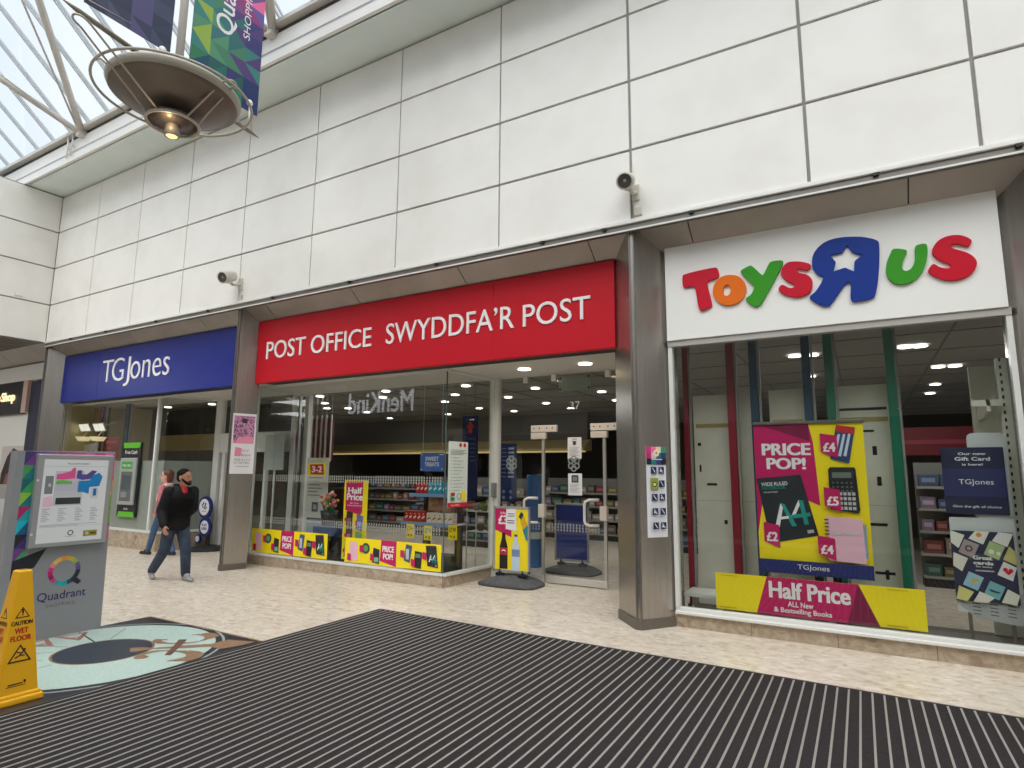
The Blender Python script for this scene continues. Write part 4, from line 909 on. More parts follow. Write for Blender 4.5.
b = MB(); b.lathe((LX, LY, 6.08), [(0, .06), (.27, .04), (.29, -.01), (.12, -.05), (.09, -.06)], BRZ, 40); kid(b, 'lower_bowl', t)
b = MB(); b.lathe((LX, LY, 5.88), [(.065, .18), (.085, .17), (.085, .0), (.07, -.005), (.065, .03)], mat('lamp_socket', (150, 146, 138), .5, .3), 24); kid(b, 'socket', t)
b = MB(); b.lathe((LX, LY, 5.885), [(.066, .0), (.05, -.012), (0, -.018)], mat('lamp_bulb', (255, 178, 110), .4, emit=2.6), 20); kid(b, 'bulb', t)
ld = bpy.data.lights.new('bulb_glow', 'POINT'); ld.energy = 1.6; ld.color = (1, .72, .42); ld.shadow_soft_size = .03; lo_ = bpy.data.objects.new('bulb_glow', ld); COL.objects.link(lo_); lo_.location = (.16, -.16, -.43); lo_.parent = t
# hairpin rods from the inner ring past the rim
def hairpin(deg, r1, z1):
    a = math.radians(deg); d = Vector((math.cos(a), math.sin(a), 0)); s = Vector((-d.y, d.x, 0)); o = Vector((LX, LY, 0)); w2 = .075
    z = Vector((0, 0, 1)); P = [o+d*.30*.97+s*w2*1.2+z*6.05]; e = o+d*r1+z*z1
    P += [e+s*w2-d*.06-z*.02]
    for k in range(9): q = math.pi*k/8; P.append(e+s*w2*math.cos(q)+d*w2*math.sin(q)+z*.02*math.sin(q))
    P += [e-s*w2-d*.06-z*.02, o+d*.30*.97-s*w2*1.2+z*6.05]
    b = MB(); b.tube(P, .012, ROD, 8); kid(b, 'hairpin_rod', t)
hairpin(-80, 1.22, 6.56); hairpin(16, .80, 6.47); hairpin(160, .98, 6.55)
b = MB(); b.tube([(LX+.22, LY-1.42, 6.68), (LX+.2, LY-1.22, 6.66), (LX-.06, LY+1.1, 6.56), (LX-.08, LY+1.3, 6.55)], [.003, .03, .03, .003], mat('lamp_arrow', (132, 122, 108), .5, .3), 10)
kid(b, 'arrow_bar', t)
b = MB()
for deg in (-100, 20, 140, 80): 
    a = math.radians(deg); p = Vector((LX+.77*math.cos(a), LY+.77*math.sin(a), 6.45)); q = Vector((LX+.90*math.cos(a), LY+.90*math.sin(a), 6.42)); b = MB(); b.tube([p, (p+q)/2+Vector((0, 0, .05)), q], .012, ROD, 6); kid(b, 'ring_clip', t)
b = MB(); b.tube([(LX, LY, 6.3), (LX, LY, 10.3)], .05, mat('roof_tube', (205, 199, 190), .45), 14); kid(b, 'mast', t)
b = MB(); b.tube([(LX, LY-1.1, 9.6), (LX, LY+1.25, 9.6)], .02, ROD, 8); kid(b, 'banner_arm', t); b = MB(); b.tube([(LX, LY-1.1, 7.0), (LX, LY-.6, 7.03)], .008, ROD, 6); kid(b, 'banner_arm', t)
for (y, z) in ((LY-.30, 6.62), (LY+.92, 6.62)): b = MB(); b.tube([(LX+.2, y, z-.1), (LX+.2, y, z+.14)], .016, WHITE, 8); b.tube([(LX+.22, y-.03, z+.16), (LX+.24, y-.03, z+.16)], .045, WHITE, 14); kid(b, 'spot_head', t)
# banners of coloured triangles
def banner(y0, y1, zb, zt, pal, label, words):
    t = thing('banner', label, 'banner', (LX, (y0+y1)/2, zb)); fr = Fr((LX-.004, y0, zb), (0, 1, 0), (0, 0, 1)); W_ = y1-y0; H_ = zt-zb
    b = MB(); b.fbox(fr, 0, 0, W_, H_, -.004, .004, C(60, 60, 84)); nc = 4; s_ = W_/nc; nr = int(H_/(s_*.82)); h = H_/nr
    rnd = random.Random(len(label))
    for r in range(nr):
        for c in range(nc):
            u, v = c*s_, r*h; k = pal[min(len(pal)-1, int(r*len(pal)/nr))]
            for q in range(2):
                m = k[(c*2+q+rnd.randrange(2)) % len(k)]
                pts = [(u, v), (u+s_, v), (u, v+h)] if q == 0 else [(u+s_, v), (u+s_, v+h), (u, v+h)]
                if (r) % 2: pts = [(u, v), (u+s_, v), (u+s_, v+h)] if q == 0 else [(u, v), (u+s_, v+h), (u, v+h)]
                b.poly(fr, pts, C(*m), .0052)
    for s, u0, v0, u1, v1, bold in words:                     # runs up the banner
        F = Fr(fr.p(u1*W_, v0*H_, 0), fr.V, -fr.U); b.text(F, s, 0, 0, (v1-v0)*H_, (u1-u0)*W_, .0065, PW, bold)
    kid(b, 'cloth', t)
greens = [(34, 100, 112), (26, 74, 104), (50, 124, 84), (28, 108, 96), (34, 92, 90), (44, 122, 90), (58, 54, 110), (36, 54, 104)]
mids = [(60, 130, 124), (150, 180, 70), (84, 146, 110), (54, 116, 120), (70, 130, 100), (48, 108, 110), (84, 64, 120), (60, 60, 120)]
purp = [(60, 130, 140), (70, 80, 140), (120, 90, 150), (110, 60, 120), (130, 70, 130), (90, 60, 120), (150, 60, 120), (100, 90, 160)]
pinks = [(110, 80, 140), (130, 70, 130), (170, 60, 120), (200, 60, 120), (190, 40, 100), (220, 80, 140), (236, 110, 160), (150, 60, 120)]
banner(4.10, 5.15, 6.81, 9.6, [greens, mids, mids, purp, pinks, pinks, pinks], 'purple and green triangle patterned lettered banner right of the lamp mast', [('Quadrant', .30, .33, .60, .86, .01), ('SHOPPING', .70, .38, .80, .70, 0)])
darks = [(54, 60, 84), (66, 72, 96), (48, 54, 76), (78, 82, 108), (58, 62, 84), (84, 78, 120)]
dark2 = [(70, 70, 100), (60, 66, 84), (100, 90, 150), (80, 84, 110), (24, 150, 170), (30, 130, 150)]
banner(2.86, 3.85, 6.95, 9.6, [darks, dark2, darks, dark2], 'dark slate and teal triangle patterned banner left of the lamp mast', [])

# ================================================================== SHOP INTERIORS
CREAM = mat('shelf_cream', (226, 225, 210), .6, c2=(216, 213, 196), scale=3)
BLK = mat('slot_black', (26, 26, 26), .7)
# backing boards in the toy shop window
for i, (x0, x1, zt, lab) in enumerate(((-1.84, -1.36, 2.70, 'cream backing board between the two red posts'), (-1.30, -1.12, 2.78, 'narrow pale board right of the second red post'), (-.92, -.52, 2.72, 'cream backing board behind the top of the price poster'), (-.20, .34, 2.72, 'wide cream backing board with black slots by the green post'))):
    t = thing('display_board', lab, 'board', ((x0+x1)/2, 7.95, 0)); b = MB(); b.box((x0, 7.93, 0.1), (x1, 7.97, zt), CREAM, .004); b.box((x0, 7.926, 1.36), (x1, 7.935, 1.364), JOINT); kid(b, 'panel', t)
    if i != 1:
        b = MB(); b.box((x0+.03, 7.926, zt-.42), (x1-.03, 7.932, zt-.37), mat('tape_yellow', (176, 160, 96), .6)); kid(b, 'tape', t)
    if i in (0, 3):
        for u, v, a, c in ((.12, 1.72, .03, .09), (.3, 1.55, .16, .03), (.7, 1.08, .05, .05), (.1, 2.05, .05, .04)) if i == 0 else ((.05, 2.43, .55, .03), (.45, 2.18, .14, .025), (.62, 1.92, .05, .1), (.66, 1.58, .05, .1), (.40, 1.14, .24, .03), (.5, .62, .22, .03), (.68, .57, .04, .1)):
            b = MB(); b.box((x0+u*(x1-x0), 7.925, v), (x0+u*(x1-x0)+a*(x1-x0)*1.6, 7.932, v+c), BLK); kid(b, 'slot', t)
def post(x, c, name, lab, y=7.76, w_=.045, z0=.12):
    t = thing('display_post', lab, 'post', (x, y, 0)); b = MB(); b.box((x-w_, y-.03, z0), (x+w_, y+.03, 3.36), mat(name, c, .45), .006); kid(b, 'column', t)
    b = MB(); b.box((x+w_+.005, y+.0, z0), (x+w_+.03, y+.05, 3.36), mat('slotted_strip', (150, 150, 144), .5)); kid(b, 'slotted_strip', t)
    b = MB(); b.box((x-w_-.02, y-.05, 0), (x+w_+.02, y+.05, z0), DARKGAP); kid(b, 'foot', t)
RDC, NVC, GRC = (142, 26, 44), (26, 66, 92), (18, 112, 84)
post(-1.885, RDC, 'post_red', 'thin red post at the left edge of the toy shop window', w_=.03); post(-1.33, RDC, 'post_red', 'red post left of the price poster in the toy shop window')
post(-1.06, NVC, 'post_navy', 'navy post above the left edge of the price poster'); post(-.475, NVC, 'post_navy', 'navy post above the middle of the price poster')
post(-.24, GRC, 'post_green', 'green post above the right edge of the price poster'); post(.36, GRC, 'post_green', 'tall green post right of the price poster')
t = thing('window_shelf', 'low white shelf at the left foot of the toy shop window', 'shelf', (-1.7, 7.55, .3)); b = MB(); b.box((-1.87, 7.3, .29), (-1.5, 7.70, .33), WFRAME, .004); kid(b, 'board', t)
for x in (-1.83, -1.54): b = MB(); b.box((x, 7.5, .1), (x+.03, 7.66, .29), WFRAME); kid(b, 'leg', t)
b = MB(); b.box((-1.86, 7.13, 0), (1.3, 8.1, .10), mat('display_floor', (96, 90, 82), .6)); struct(b.build('trim_17'))
# right hand shelving with posters
t = thing('shelf_unit', 'cream slotted shelf upright with empty brackets at the right of the toy shop window', 'shelf', (1.3, 8.0, 0))
b = MB(); b.box((1.24, 7.5, .1), (1.30, 7.58, 2.86), CREAM); b.box((1.08, 8.0, .1), (1.62, 8.05, 2.86), CREAM, .004); b.box((1.30, 7.5, .1), (1.60, 8.0, 2.86), CREAM); z = .2
while z < 2.85: b.box((1.262, 7.496, z), (1.278, 7.5, z+.035), DARKGAP); z += .075
kid(b, 'upright', t)
for z in (2.28, 1.72):
    b = MB(); b.prism(Fr((1.12, 7.42, z), (0, 1, 0), (0, 0, 1)), [(0, .05), (0, .16), (.6, .16), (.6, 0), (.3, 0)], 0, .03, CREAM); b.box((1.0, 7.42, z+.1), (1.24, 7.46, z+.16), CREAM); kid(b, 'bracket', t)
def rounded(x0, z0, x1, z1, r=.05, n=5):
    P = []
    for cx0, cz0, a in ((x1-r, z1-r, 0), (x0+r, z1-r, 90), (x0+r, z0+r, 180), (x1-r, z0+r, 270)):
        for k in range(n+1): q = math.radians(a+90*k/n); P.append((cx0+r*math.cos(q), cz0+r*math.sin(q)))
    return P
fr = FX((0, 7.30, 0))
t = thing('poster_holder', 'tall pale perforated board with rounded corners holding two posters', 'stand', (1.0, 7.32, .2)); b = MB()
b.prism(fr, rounded(.92, 1.301, 1.22, 2.11, .05), -.025, -.012, C(196, 200, 198)); b.prism(fr, rounded(.72, .42, 1.22, 1.30, .02), -.025, -.012, C(202, 206, 204)); b.prism(fr, [(.75, .62), (.75, .47), (.86, .38), (1.22, .33), (1.22, .62)], -.024, -.01, C(176, 178, 176)); kid(b, 'holder_board', t)
b = MB()
for i in range(6):
    for j in range(3): b.prism(fr, [(.84+j*.13, .41+i*.032), (.90+j*.13, .405+i*.032), (.90+j*.13, .413+i*.032), (.84+j*.13, .418+i*.032)], -.0098, -.009, C(80, 82, 82))
for s in ((.80, .12), (1.12, .12)): b.fbox(fr, s[0], .1, s[0]+.03, .5, -.04, -.026, RAIL)
kid(b, 'vent_slot', t)
S = Sheet(FX((.70, 7.29, 1.335)), .49, .635, C(38, 40, 70)); S.rect(.0, .26, 1, .68, C(48, 52, 96)); S.text('Our new', .28, .885, .72, .925, PW, .02); S.text('Gift Card', .22, .80, .78, .855, PW, .02); S.text('is here!', .33, .725, .66, .76, PW, .02); S.text('TGJones', .25, .42, .80, .52, PW); S.text('Give the gift of choice', .12, .085, .88, .13, PW, .01)
board('window_poster', 'navy gift card poster near the right edge of the toy shop window', 'poster', S, (.95, 7.29, 1.335))
S = Sheet(FX((.715, 7.29, .525)), .48, .65, C(44, 46, 74))
import itertools
def card(u, v, w2, h2, rot, c, f=None):
    ca, sa = math.cos(rot), math.sin(rot); q = [(u+(a*ca-b_*sa*1.35)*1, v+(a*sa/1.35+b_*ca)) for a, b_ in ((-w2, -h2), (w2, -h2), (w2, h2), (-w2, h2))]
    cl = [(min(1, max(0, a)), min(1, max(0, b_))) for a, b_ in q]; S.poly(cl, c)
for u, v, c, kind in ((.06, .88, (226, 226, 214), 0), (.46, .95, (228, 226, 214), 1), (.83, .93, (230, 226, 220), 0), (.28, .75, (168, 152, 150), 2), (.68, .74, (170, 190, 130), 3), (.08, .55, (220, 216, 200), 0), (.86, .46, (226, 224, 224), 4), (.30, .29, (150, 190, 206), 5), (.62, .18, (120, 176, 180), 6), (.12, .08, (214, 210, 130), 0), (.44, .02, (224, 220, 206), 0), (.88, .08, (226, 224, 206), 0), (.97, .68, (200, 190, 120), 0)):
    card(u, v, .125, .105, -.42, C(*c))
    if kind == 1: S.disc(u, v, .022, C(226, 150, 50))
    if kind == 2: S.ring(u, v, .018, .03, C(70, 60, 60))
    if kind == 3: S.disc(u-.05, v-.02, .022, C(226, 226, 216)); S.disc(u+.06, v-.04, .016, C(230, 230, 226))
    if kind == 4: S.disc(u-.04, v+.02, .018, C(200, 20, 40)); S.disc(u+.04, v+.01, .018, C(200, 20, 40)); S.poly([(u-.08, v+.01), (u+.0, v-.055), (u+.08, v+.0)], C(200, 20, 40))
    if kind == 5: S.disc(u, v, .018, C(220, 180, 70)); S.disc(u+.06, v+.02, .014, C(220, 180, 70))
    if kind == 6: S.poly([(u-.09, v+.02), (u+.09, v-.02), (u+.06, v-.04), (u-.06, v-.02)], C(40, 70, 80))
S.text('Great', .33, .60, .63, .655, PW, .03); S.text('cards', .33, .53, .64, .58, PW, .03); S.text('for every', .36, .485, .62, .515, PW, .02); S.text('occasion', .35, .435, .64, .462, PW, .02)
board('window_poster', 'greeting cards poster with a red heart, lowest at right of the toy shop window', 'poster', S, (.95, 7.29, .525))
# fixtureless fill lamps added to brighten shops and left corridor; recessed lights below
for x, y in ((-19.5, 3.5), (-22, 1.0), (-8.2, 10.2), (-5.6, 12.2), (-11.5, 12.5), (.6, 10.5)):
    ld = bpy.data.lights.new('ceiling_fill_light', 'AREA'); ld.energy = 90 if x < -15 else 32; ld.size = 2.2 if x < -15 else 1.2; lo_ = bpy.data.objects.new('ceiling_fill_light', ld); COL.objects.link(lo_); lo_.location = (x, y, 4.6 if x < -15 else 3.33)
LITE = mat('shop_light', (255, 250, 240), .4, emit=6); LFR = mat('light_frame', (190, 190, 186), .5)
LIGHTS = [(-10.39, 9.42, 1, 'small round recessed light in the dark shop ceiling'), (-11.37, 10.48, 1, 'small round recessed light in the dark shop ceiling'), (-12.24, 11.36, 1, 'small round recessed light in the dark shop ceiling'), (-8.47, 9.44, 1, 'small round recessed light in the dark shop ceiling'), (-9.23, 10.2, 1, 'small round recessed light in the dark shop ceiling'), (-12.03, 12.65, 1, 'small round recessed light in the dark shop ceiling'), (-12.73, 14.42, 1, 'small round recessed light in the dark shop ceiling'), (-11.72, 11.61, 1, 'small round recessed light in the dark shop ceiling'), (-6.52, 9.53, 1, 'small round recessed light in the dark shop ceiling'), (-7.5, 10.56, 1, 'small round recessed light in the dark shop ceiling'), (-8.48, 11.53, 1, 'small round recessed light in the dark shop ceiling'), (-10.27, 14.13, 1, 'small round recessed light in the dark shop ceiling'), (-8.55, 13.13, 1, 'small round recessed light in the dark shop ceiling'), (-5.48, 10.44, 1, 'small round recessed light in the dark shop ceiling'), (-6.46, 12.87, 1, 'small round recessed light in the dark shop ceiling'), (-6.39, 14.16, 1, 'small round recessed light in the dark shop ceiling'), (-4.5, 11.51, 1, 'small round recessed light in the dark shop ceiling'), (-6.69, 11.45, 1, 'small round recessed light in the dark shop ceiling'), (-4.75, 13.03, 1, 'small round recessed light in the dark shop ceiling'), (-8.11, 14.2, 1, 'small round recessed light in the dark shop ceiling'), (-0.69, 9.16, 1, 'small round recessed light in the dark shop ceiling'), (-0.48, 9.19, 1, 'small round recessed light in the dark shop ceiling'), (0.61, 9.15, 1, 'small round recessed light in the dark shop ceiling'), (0.77, 9.17, 1, 'small round recessed light in the dark shop ceiling'), (1.35, 11.11, 1, 'small round recessed light in the dark shop ceiling'), (1.14, 11.1, 1, 'small round recessed light in the dark shop ceiling'), (1.33, 14.68, 1, 'small round recessed light in the dark shop ceiling'), (1.29, 13.25, 1, 'small round recessed light in the dark shop ceiling'), (-0.63, 11.23, 1, 'small round recessed light in the dark shop ceiling'), (0.85, 17.64, 1, 'small round recessed light in the dark shop ceiling'), (-16.58, 8.32, 1, 'small round recessed light in the dark shop ceiling'), (-15.3, 8.32, 1, 'small round recessed light in the dark shop ceiling'), (-15.98, 9.28, 1, 'small round recessed light in the dark shop ceiling'), (-14.19, 9.35, 1, 'small round recessed light in the dark shop ceiling'), (-15.09, 10.28, 1, 'small round recessed light in the dark shop ceiling')]
lt0 = None
for i, (x, y, r, lab) in enumerate(LIGHTS):
    if lt0 is None:
        lt0 = thing('ceiling_light', lab, 'light', (0, 0, 3.352), 'recessed ceiling lights inside the shops'); b = MB(); b.disc(FG((0, 0, 0)), 0, 0, .085, .085, 3.335, 3.345, LITE, 20); kid(b, 'lens', lt0); b = MB(); b.ring(Fr((0, 0, 3.34), (1, 0, 0), (0, -1, 0)), 0, 0, .083, .11, .0, LFR, 20); kid(b, 'trim_ring', lt0); o = lt0
    else: o = copy_tree(lt0); 
    o['label'] = 'small round recessed light in the dark shop ceiling'; o.location = (x, y, 3.352)
for x, y, lab in ((-4.39, 8.0, 'left downlight in the soffit under the red sign'), (-3.38, 8.0, 'right downlight in the soffit under the red sign')):
    t = thing('downlight', lab, 'light', (x, y, 3.27)); b = MB(); b.disc(FG((0, 0, 0)), x, y, .10, .10, 3.262, 3.268, mat('downlight_warm', (255, 236, 200), .4, emit=7), 20); kid(b, 'lens', t)
    ld = bpy.data.lights.new('downlight_beam', 'SPOT'); ld.energy = 32; ld.spot_size = R(150); ld.spot_blend = .6; ld.color = (1, .93, .82); ld.shadow_soft_size = .09; lo_ = bpy.data.objects.new('downlight_beam', ld); COL.objects.link(lo_); lo_.location = (0, 0, -.02); lo_.parent = t
    b = MB(); b.ring(Fr((0, 0, 3.266), (1, 0, 0), (0, -1, 0)), x, -y, .10, .13, .0, LFR, 20); kid(b, 'trim_ring', t)
# ================================================================== POST OFFICE WINDOW: SWEETS STAND
t = thing('sweets_stand', 'two shelf stand of sweets boxes behind the post office glass corner', 'stand', (-6.3, 8.45, 0))
SHB = mat('shelf_blue_edge', (120, 150, 190), .5); WOOD = mat('pale_wood', (168, 126, 92), .6, c2=(150, 110, 78), scale=6)
for z in (1.315, .835):
    b = MB(); b.box((-6.95 if z < 1 else -6.78, 8.26, z-.03), (-5.85, 8.62, z), WFRAME); b.box((-6.95 if z < 1 else -6.78, 8.245, z-.045), (-5.85, 8.262, z+.012), SHB); kid(b, 'shelf', t)
b = MB(); b.box((-6.62, 8.45, 0), (-6.56, 8.6, 1.9), mat('stand_dark', (50, 48, 46), .6)); b.box((-5.95, 8.45, 0), (-5.89, 8.6, 1.5), MATS['stand_dark']); kid(b, 'upright', t)
b = MB(); b.box((-6.9, 8.3, 0), (-5.9, 8.6, .32), MATS['stand_dark'], .01); kid(b, 'base', t)
def carton(x, z, w_, h_, d, c, c2, lab, grp, y=8.28):
    t = thing('sweets_box', lab, 'box', (x+w_/2, y+d/2, z), grp); b = MB(); b.box((x, y, z), (x+w_, y+d, z+h_), C(*c), .004); kid(b, 'carton', t)
    F = FX((x, y-.0005, z)); b = MB(); b.prism(F, [(.15*w_, .3*h_), (.85*w_, .45*h_), (.8*w_, .62*h_), (.2*w_, .5*h_)], 0, .001, C(*c2)); b.disc(F, .55*w_, .75*h_, .12*w_, .12*w_, 0, .001, C(*c2), 12); kid(b, 'printed_label', t)
g = 'boxes of sweets on the window stand'
for i in range(3): carton(-6.66+i*.085, 1.316, .08, .20, .12, (176, 30, 34), (226, 190, 170), 'upright red sweets box on the upper shelf of the sweets stand', g)
for i in range(5): carton(-6.40+i*.10, 1.316, .095, .205, .12, (36, 150, 176), (200, 226, 230), 'upright teal sweets box on the upper shelf of the sweets stand', g)
for i in range(5): carton(-6.90+i*.092, .836, .087, .19, .12, (170, 30, 36), (226, 200, 180), 'upright red sweets box on the lower shelf of the sweets stand', g)
for i in range(5): carton(-6.42+i*.11, .836, .105, .17, .12, (214, 208, 190), (190, 90, 50), 'cream sweets box on the lower shelf of the sweets stand', g)
carton(-6.42, 1.03, .46, .24, .2, (140, 100, 74), (110, 78, 58), 'open brown carton between the two shelves of the sweets stand', g, 8.32)
def price_tag(x, z, lab, y=8.22):
    S = Sheet(FX((x, y, z)), .17, .235, YELL, .002); S.text('\u00a37', .12, .5, .45, .82, INK, .02); S.text('50', .52, .58, .88, .82, INK, .02); S.rect(.2, .15, .45, .3, C(150, 130, 40)); S.rect(.6, .1, .8, .3, C(150, 130, 40)); board('price_tag', lab, 'price tag', S, (x+.085, y, z), 'card')
price_tag(-6.80, .575, 'yellow price tag hanging left under the lower sweets shelf'); price_tag(-6.42, .56, 'yellow price tag hanging in the middle under the lower sweets shelf'); price_tag(-5.90, .60, 'yellow price tag hanging right by the glass corner', 8.2)
# tall white roller notice, flowers, sheet on a pole, red slats
S = Sheet(FX((-9.62, 8.5, .45)), .6, 1.5, C(214, 214, 210)); S.text('NOW OPEN', .2, .90, .75, .93, C(110, 110, 116)); S.rect(.1, .18, .9, .22, C(60, 76, 120)); S.rect(.1, .0, .9, .16, C(150, 170, 200))
for i in range(8): S.rect(.1, .82-i*.045, .55+.1*(i % 3), .832-i*.045, C(130, 130, 136))
S.rect(.32, .30, .6, .42, C(90, 96, 96)); S.rect(.38, .33, .54, .39, C(170, 176, 176))
t = board('roller_poster', 'white printed roller notice at the left inside the post office window', 'poster', S, (-9.3, 8.5, 0)); b = MB(); b.box((-9.62, 8.45, 0), (-9.02, 8.6, .07), RAIL, .01); b.box((-9.34, 8.51, .05), (-9.30, 8.54, 1.95), RAIL); kid(b, 'stand', t)
t = thing('flower_stand', 'dark bucket of bright flowers on a blue stand left of the Half Price poster', 'stand', (-8.42, 7.97, 0)); b = MB(); b.box((-8.66, 7.85, .55), (-8.18, 8.15, .72), C(50, 84, 140), .01); b.box((-8.63, 7.9, 0), (-8.0, 8.1, .55), BLK); b.box((-8.26, 7.9, 0), (-8.21, 8.1, .55), BLK); kid(b, 'table', t)
b = MB(); b.lathe((-8.42, 8.0, .72), [(0, 0), (.12, 0), (.16, .26), (.15, .26), (0, .2)], mat('bucket_black', (26, 28, 32), .5), 20); kid(b, 'bucket', t)
b = MB(); rnd = random.Random(3)
for i in range(26):
    a, r_ = rnd.uniform(0, 6.28), rnd.uniform(.02, .17); p = Vector((-8.42+r_*math.cos(a), 8.0+r_*math.sin(a), 1.0+rnd.uniform(.05, .3))); b.tube([(-8.42+.4*(p.x+8.42), 8.0+.4*(p.y-8.0), .9), p], .006, C(60, 120, 60), 5); b.lathe(p, [(0, -.03), (.035, 0), (.02, .03), (0, .03)], C(*rnd.choice([(214, 90, 90), (226, 150, 60), (230, 120, 150), (240, 214, 160)])), 8)
kid(b, 'flowers', t)
t = thing('sign_sheet_on_pole', 'grey sheet on a pole seen through the left end of the post office window', 'sign', (-10.38, 8.3, 0)); b = MB(); b.box((-10.66, 8.28, 1.70), (-10.08, 8.30, 2.42), mat('sheet_grey', (176, 180, 178), .6), .003); b.box((-10.37, 8.275, 1.70), (-10.365, 8.28, 2.42), JOINT); kid(b, 'sheet', t)
b = MB(); b.tube([(-10.37, 8.32, 0), (-10.37, 8.32, 1.9)], .022, WFRAME, 10); b.lathe((-10.37, 8.32, 0), [(0, 0), (.18, 0), (.18, .02), (.03, .03), (0, .03)], RAIL, 20); kid(b, 'pole', t)
t = thing('slatted_screen', 'dark red screen with thin white uprights hanging in the post office', 'screen', (-10.3, 9.5, 1.9)); b = MB(); b.box((-10.7, 9.5, 1.9), (-10.02, 9.54, 2.85), mat('screen_red', (96, 22, 30), .5)); kid(b, 'panel', t)
for i in range(5): b = MB(); b.box((-10.68+i*.155, 9.47, 1.9), (-10.655+i*.155, 9.5, 2.92), WFRAME); b.tube([(-10.67+i*.155, 9.485, 2.9), (-10.67+i*.155, 9.485, 3.36)], .004, WFRAME, 5); kid(b, 'upright', t)
# blue banners and stands further in
S = Sheet(FX((-6.56, 9.5, 1.2)), .36, 1.55, C(22, 34, 92)); S.poly([(.28, .80), (.42, .80), (.42, .86), (.58, .86), (.58, .80), (.72, .80), (.5, .93)][0:0] or [(.38, .79), (.62, .79), (.62, .86), (.76, .86), (.5, .94), (.24, .86), (.38, .86)], C(190, 56, 40))
S.text('\u00a3', .2, .55, .42, .66, C(110, 124, 170)); S.text('\u20ac', .2, .42, .42, .52, C(110, 124, 170))
for i in range(5): S.rect(.52, .65-i*.05, .85, .66-i*.05, C(100, 112, 160))
S.text('Travel', .14, .705, .86, .75, C(110, 120, 168))
t = board('hanging_banner', 'tall navy banner with a red up arrow hanging inside the post office', 'banner', S, (-6.4, 9.5, 1.2)); b = MB(); b.tube([(-6.5, 9.503, 2.74), (-6.5, 9.503, 3.36)], .004, RAIL, 5); b.tube([(-6.28, 9.503, 2.74), (-6.28, 9.503, 3.36)], .004, RAIL, 5); kid(b, 'hanging_wire', t)
S = Sheet(FX((-5.42, 9.0, 1.2)), .34, .98, C(24, 46, 104)); 
for i in range(8): S.rect(.52, .9-i*.07, .86, .935-i*.07, C(170, 180, 196)); S.rect(.12, .91-i*.07, .42, .925-i*.07, C(110, 130, 170))
for u, v in ((.2, .12), (.6, .12), (.2, .02), (.6, .02)): S.disc(u+.08, v+.05, .03, C(120, 140, 180))
t = board('rate_board', 'navy rate board with pale figures behind the left glass door', 'sign', S, (-5.25, 9.0, 0)); b = MB(); b.box((-5.27, 9.01, 0), (-5.23, 9.05, 1.3), RAIL); b.box((-5.42, 8.95, 0), (-5.08, 9.15, .02), RAIL); kid(b, 'stand', t)
t = thing('display_column', 'round bright blue display column inside the entrance', 'stand', (-5.27, 10, 0)); b = MB(); b.lathe((-5.27, 10, 0), [(0, 0), (.16, 0), (.14, .03), (.14, 1.62), (.13, 1.65), (0, 1.65)], mat('column_blue', (36, 96, 160), .4), 32); kid(b, 'drum', t); b = MB(); b.lathe((-5.27, 10, 0), [(.145, .5), (.145, .62)], C(200, 206, 210), 32); kid(b, 'band', t)
t = thing('wire_stand', 'white wire stand with small pots behind the entrance side glass', 'stand', (-5.9, 9.2, 0)); b = MB()
for x in (-6.15, -5.65):
    for y in (9.1, 9.4): b.tube([(x, y, 0), (x, y, 1.05)], .012, WFRAME, 6)
for z in (.25, .65, 1.0):
    for y in (9.1, 9.17, 9.25, 9.33, 9.4): b.tube([(-6.15, y, z), (-5.65, y, z)], .008, WFRAME, 6)
kid(b, 'frame', t)
for i, (x, z, c) in enumerate(((-6.05, 1.01, (150, 146, 136)), (-5.88, 1.01, (120, 150, 60)), (-5.72, 1.01, (176, 170, 156)), (-5.95, .66, (96, 90, 80)), (-5.76, .66, (140, 120, 90)))):
    t = thing('plant_pot', '%s pot on the %s shelf of the white wire stand' % (('grey', 'olive green', 'beige', 'dark', 'tan')[i], 'top' if i < 3 else 'middle'), 'pot', (x, 9.25, z)); b = MB(); b.lathe((x, 9.25, z), [(0, .0), (.05, 0), (.07, .12), (.06, .12), (0, .1)], C(*c), 16); kid(b, 'pot', t)

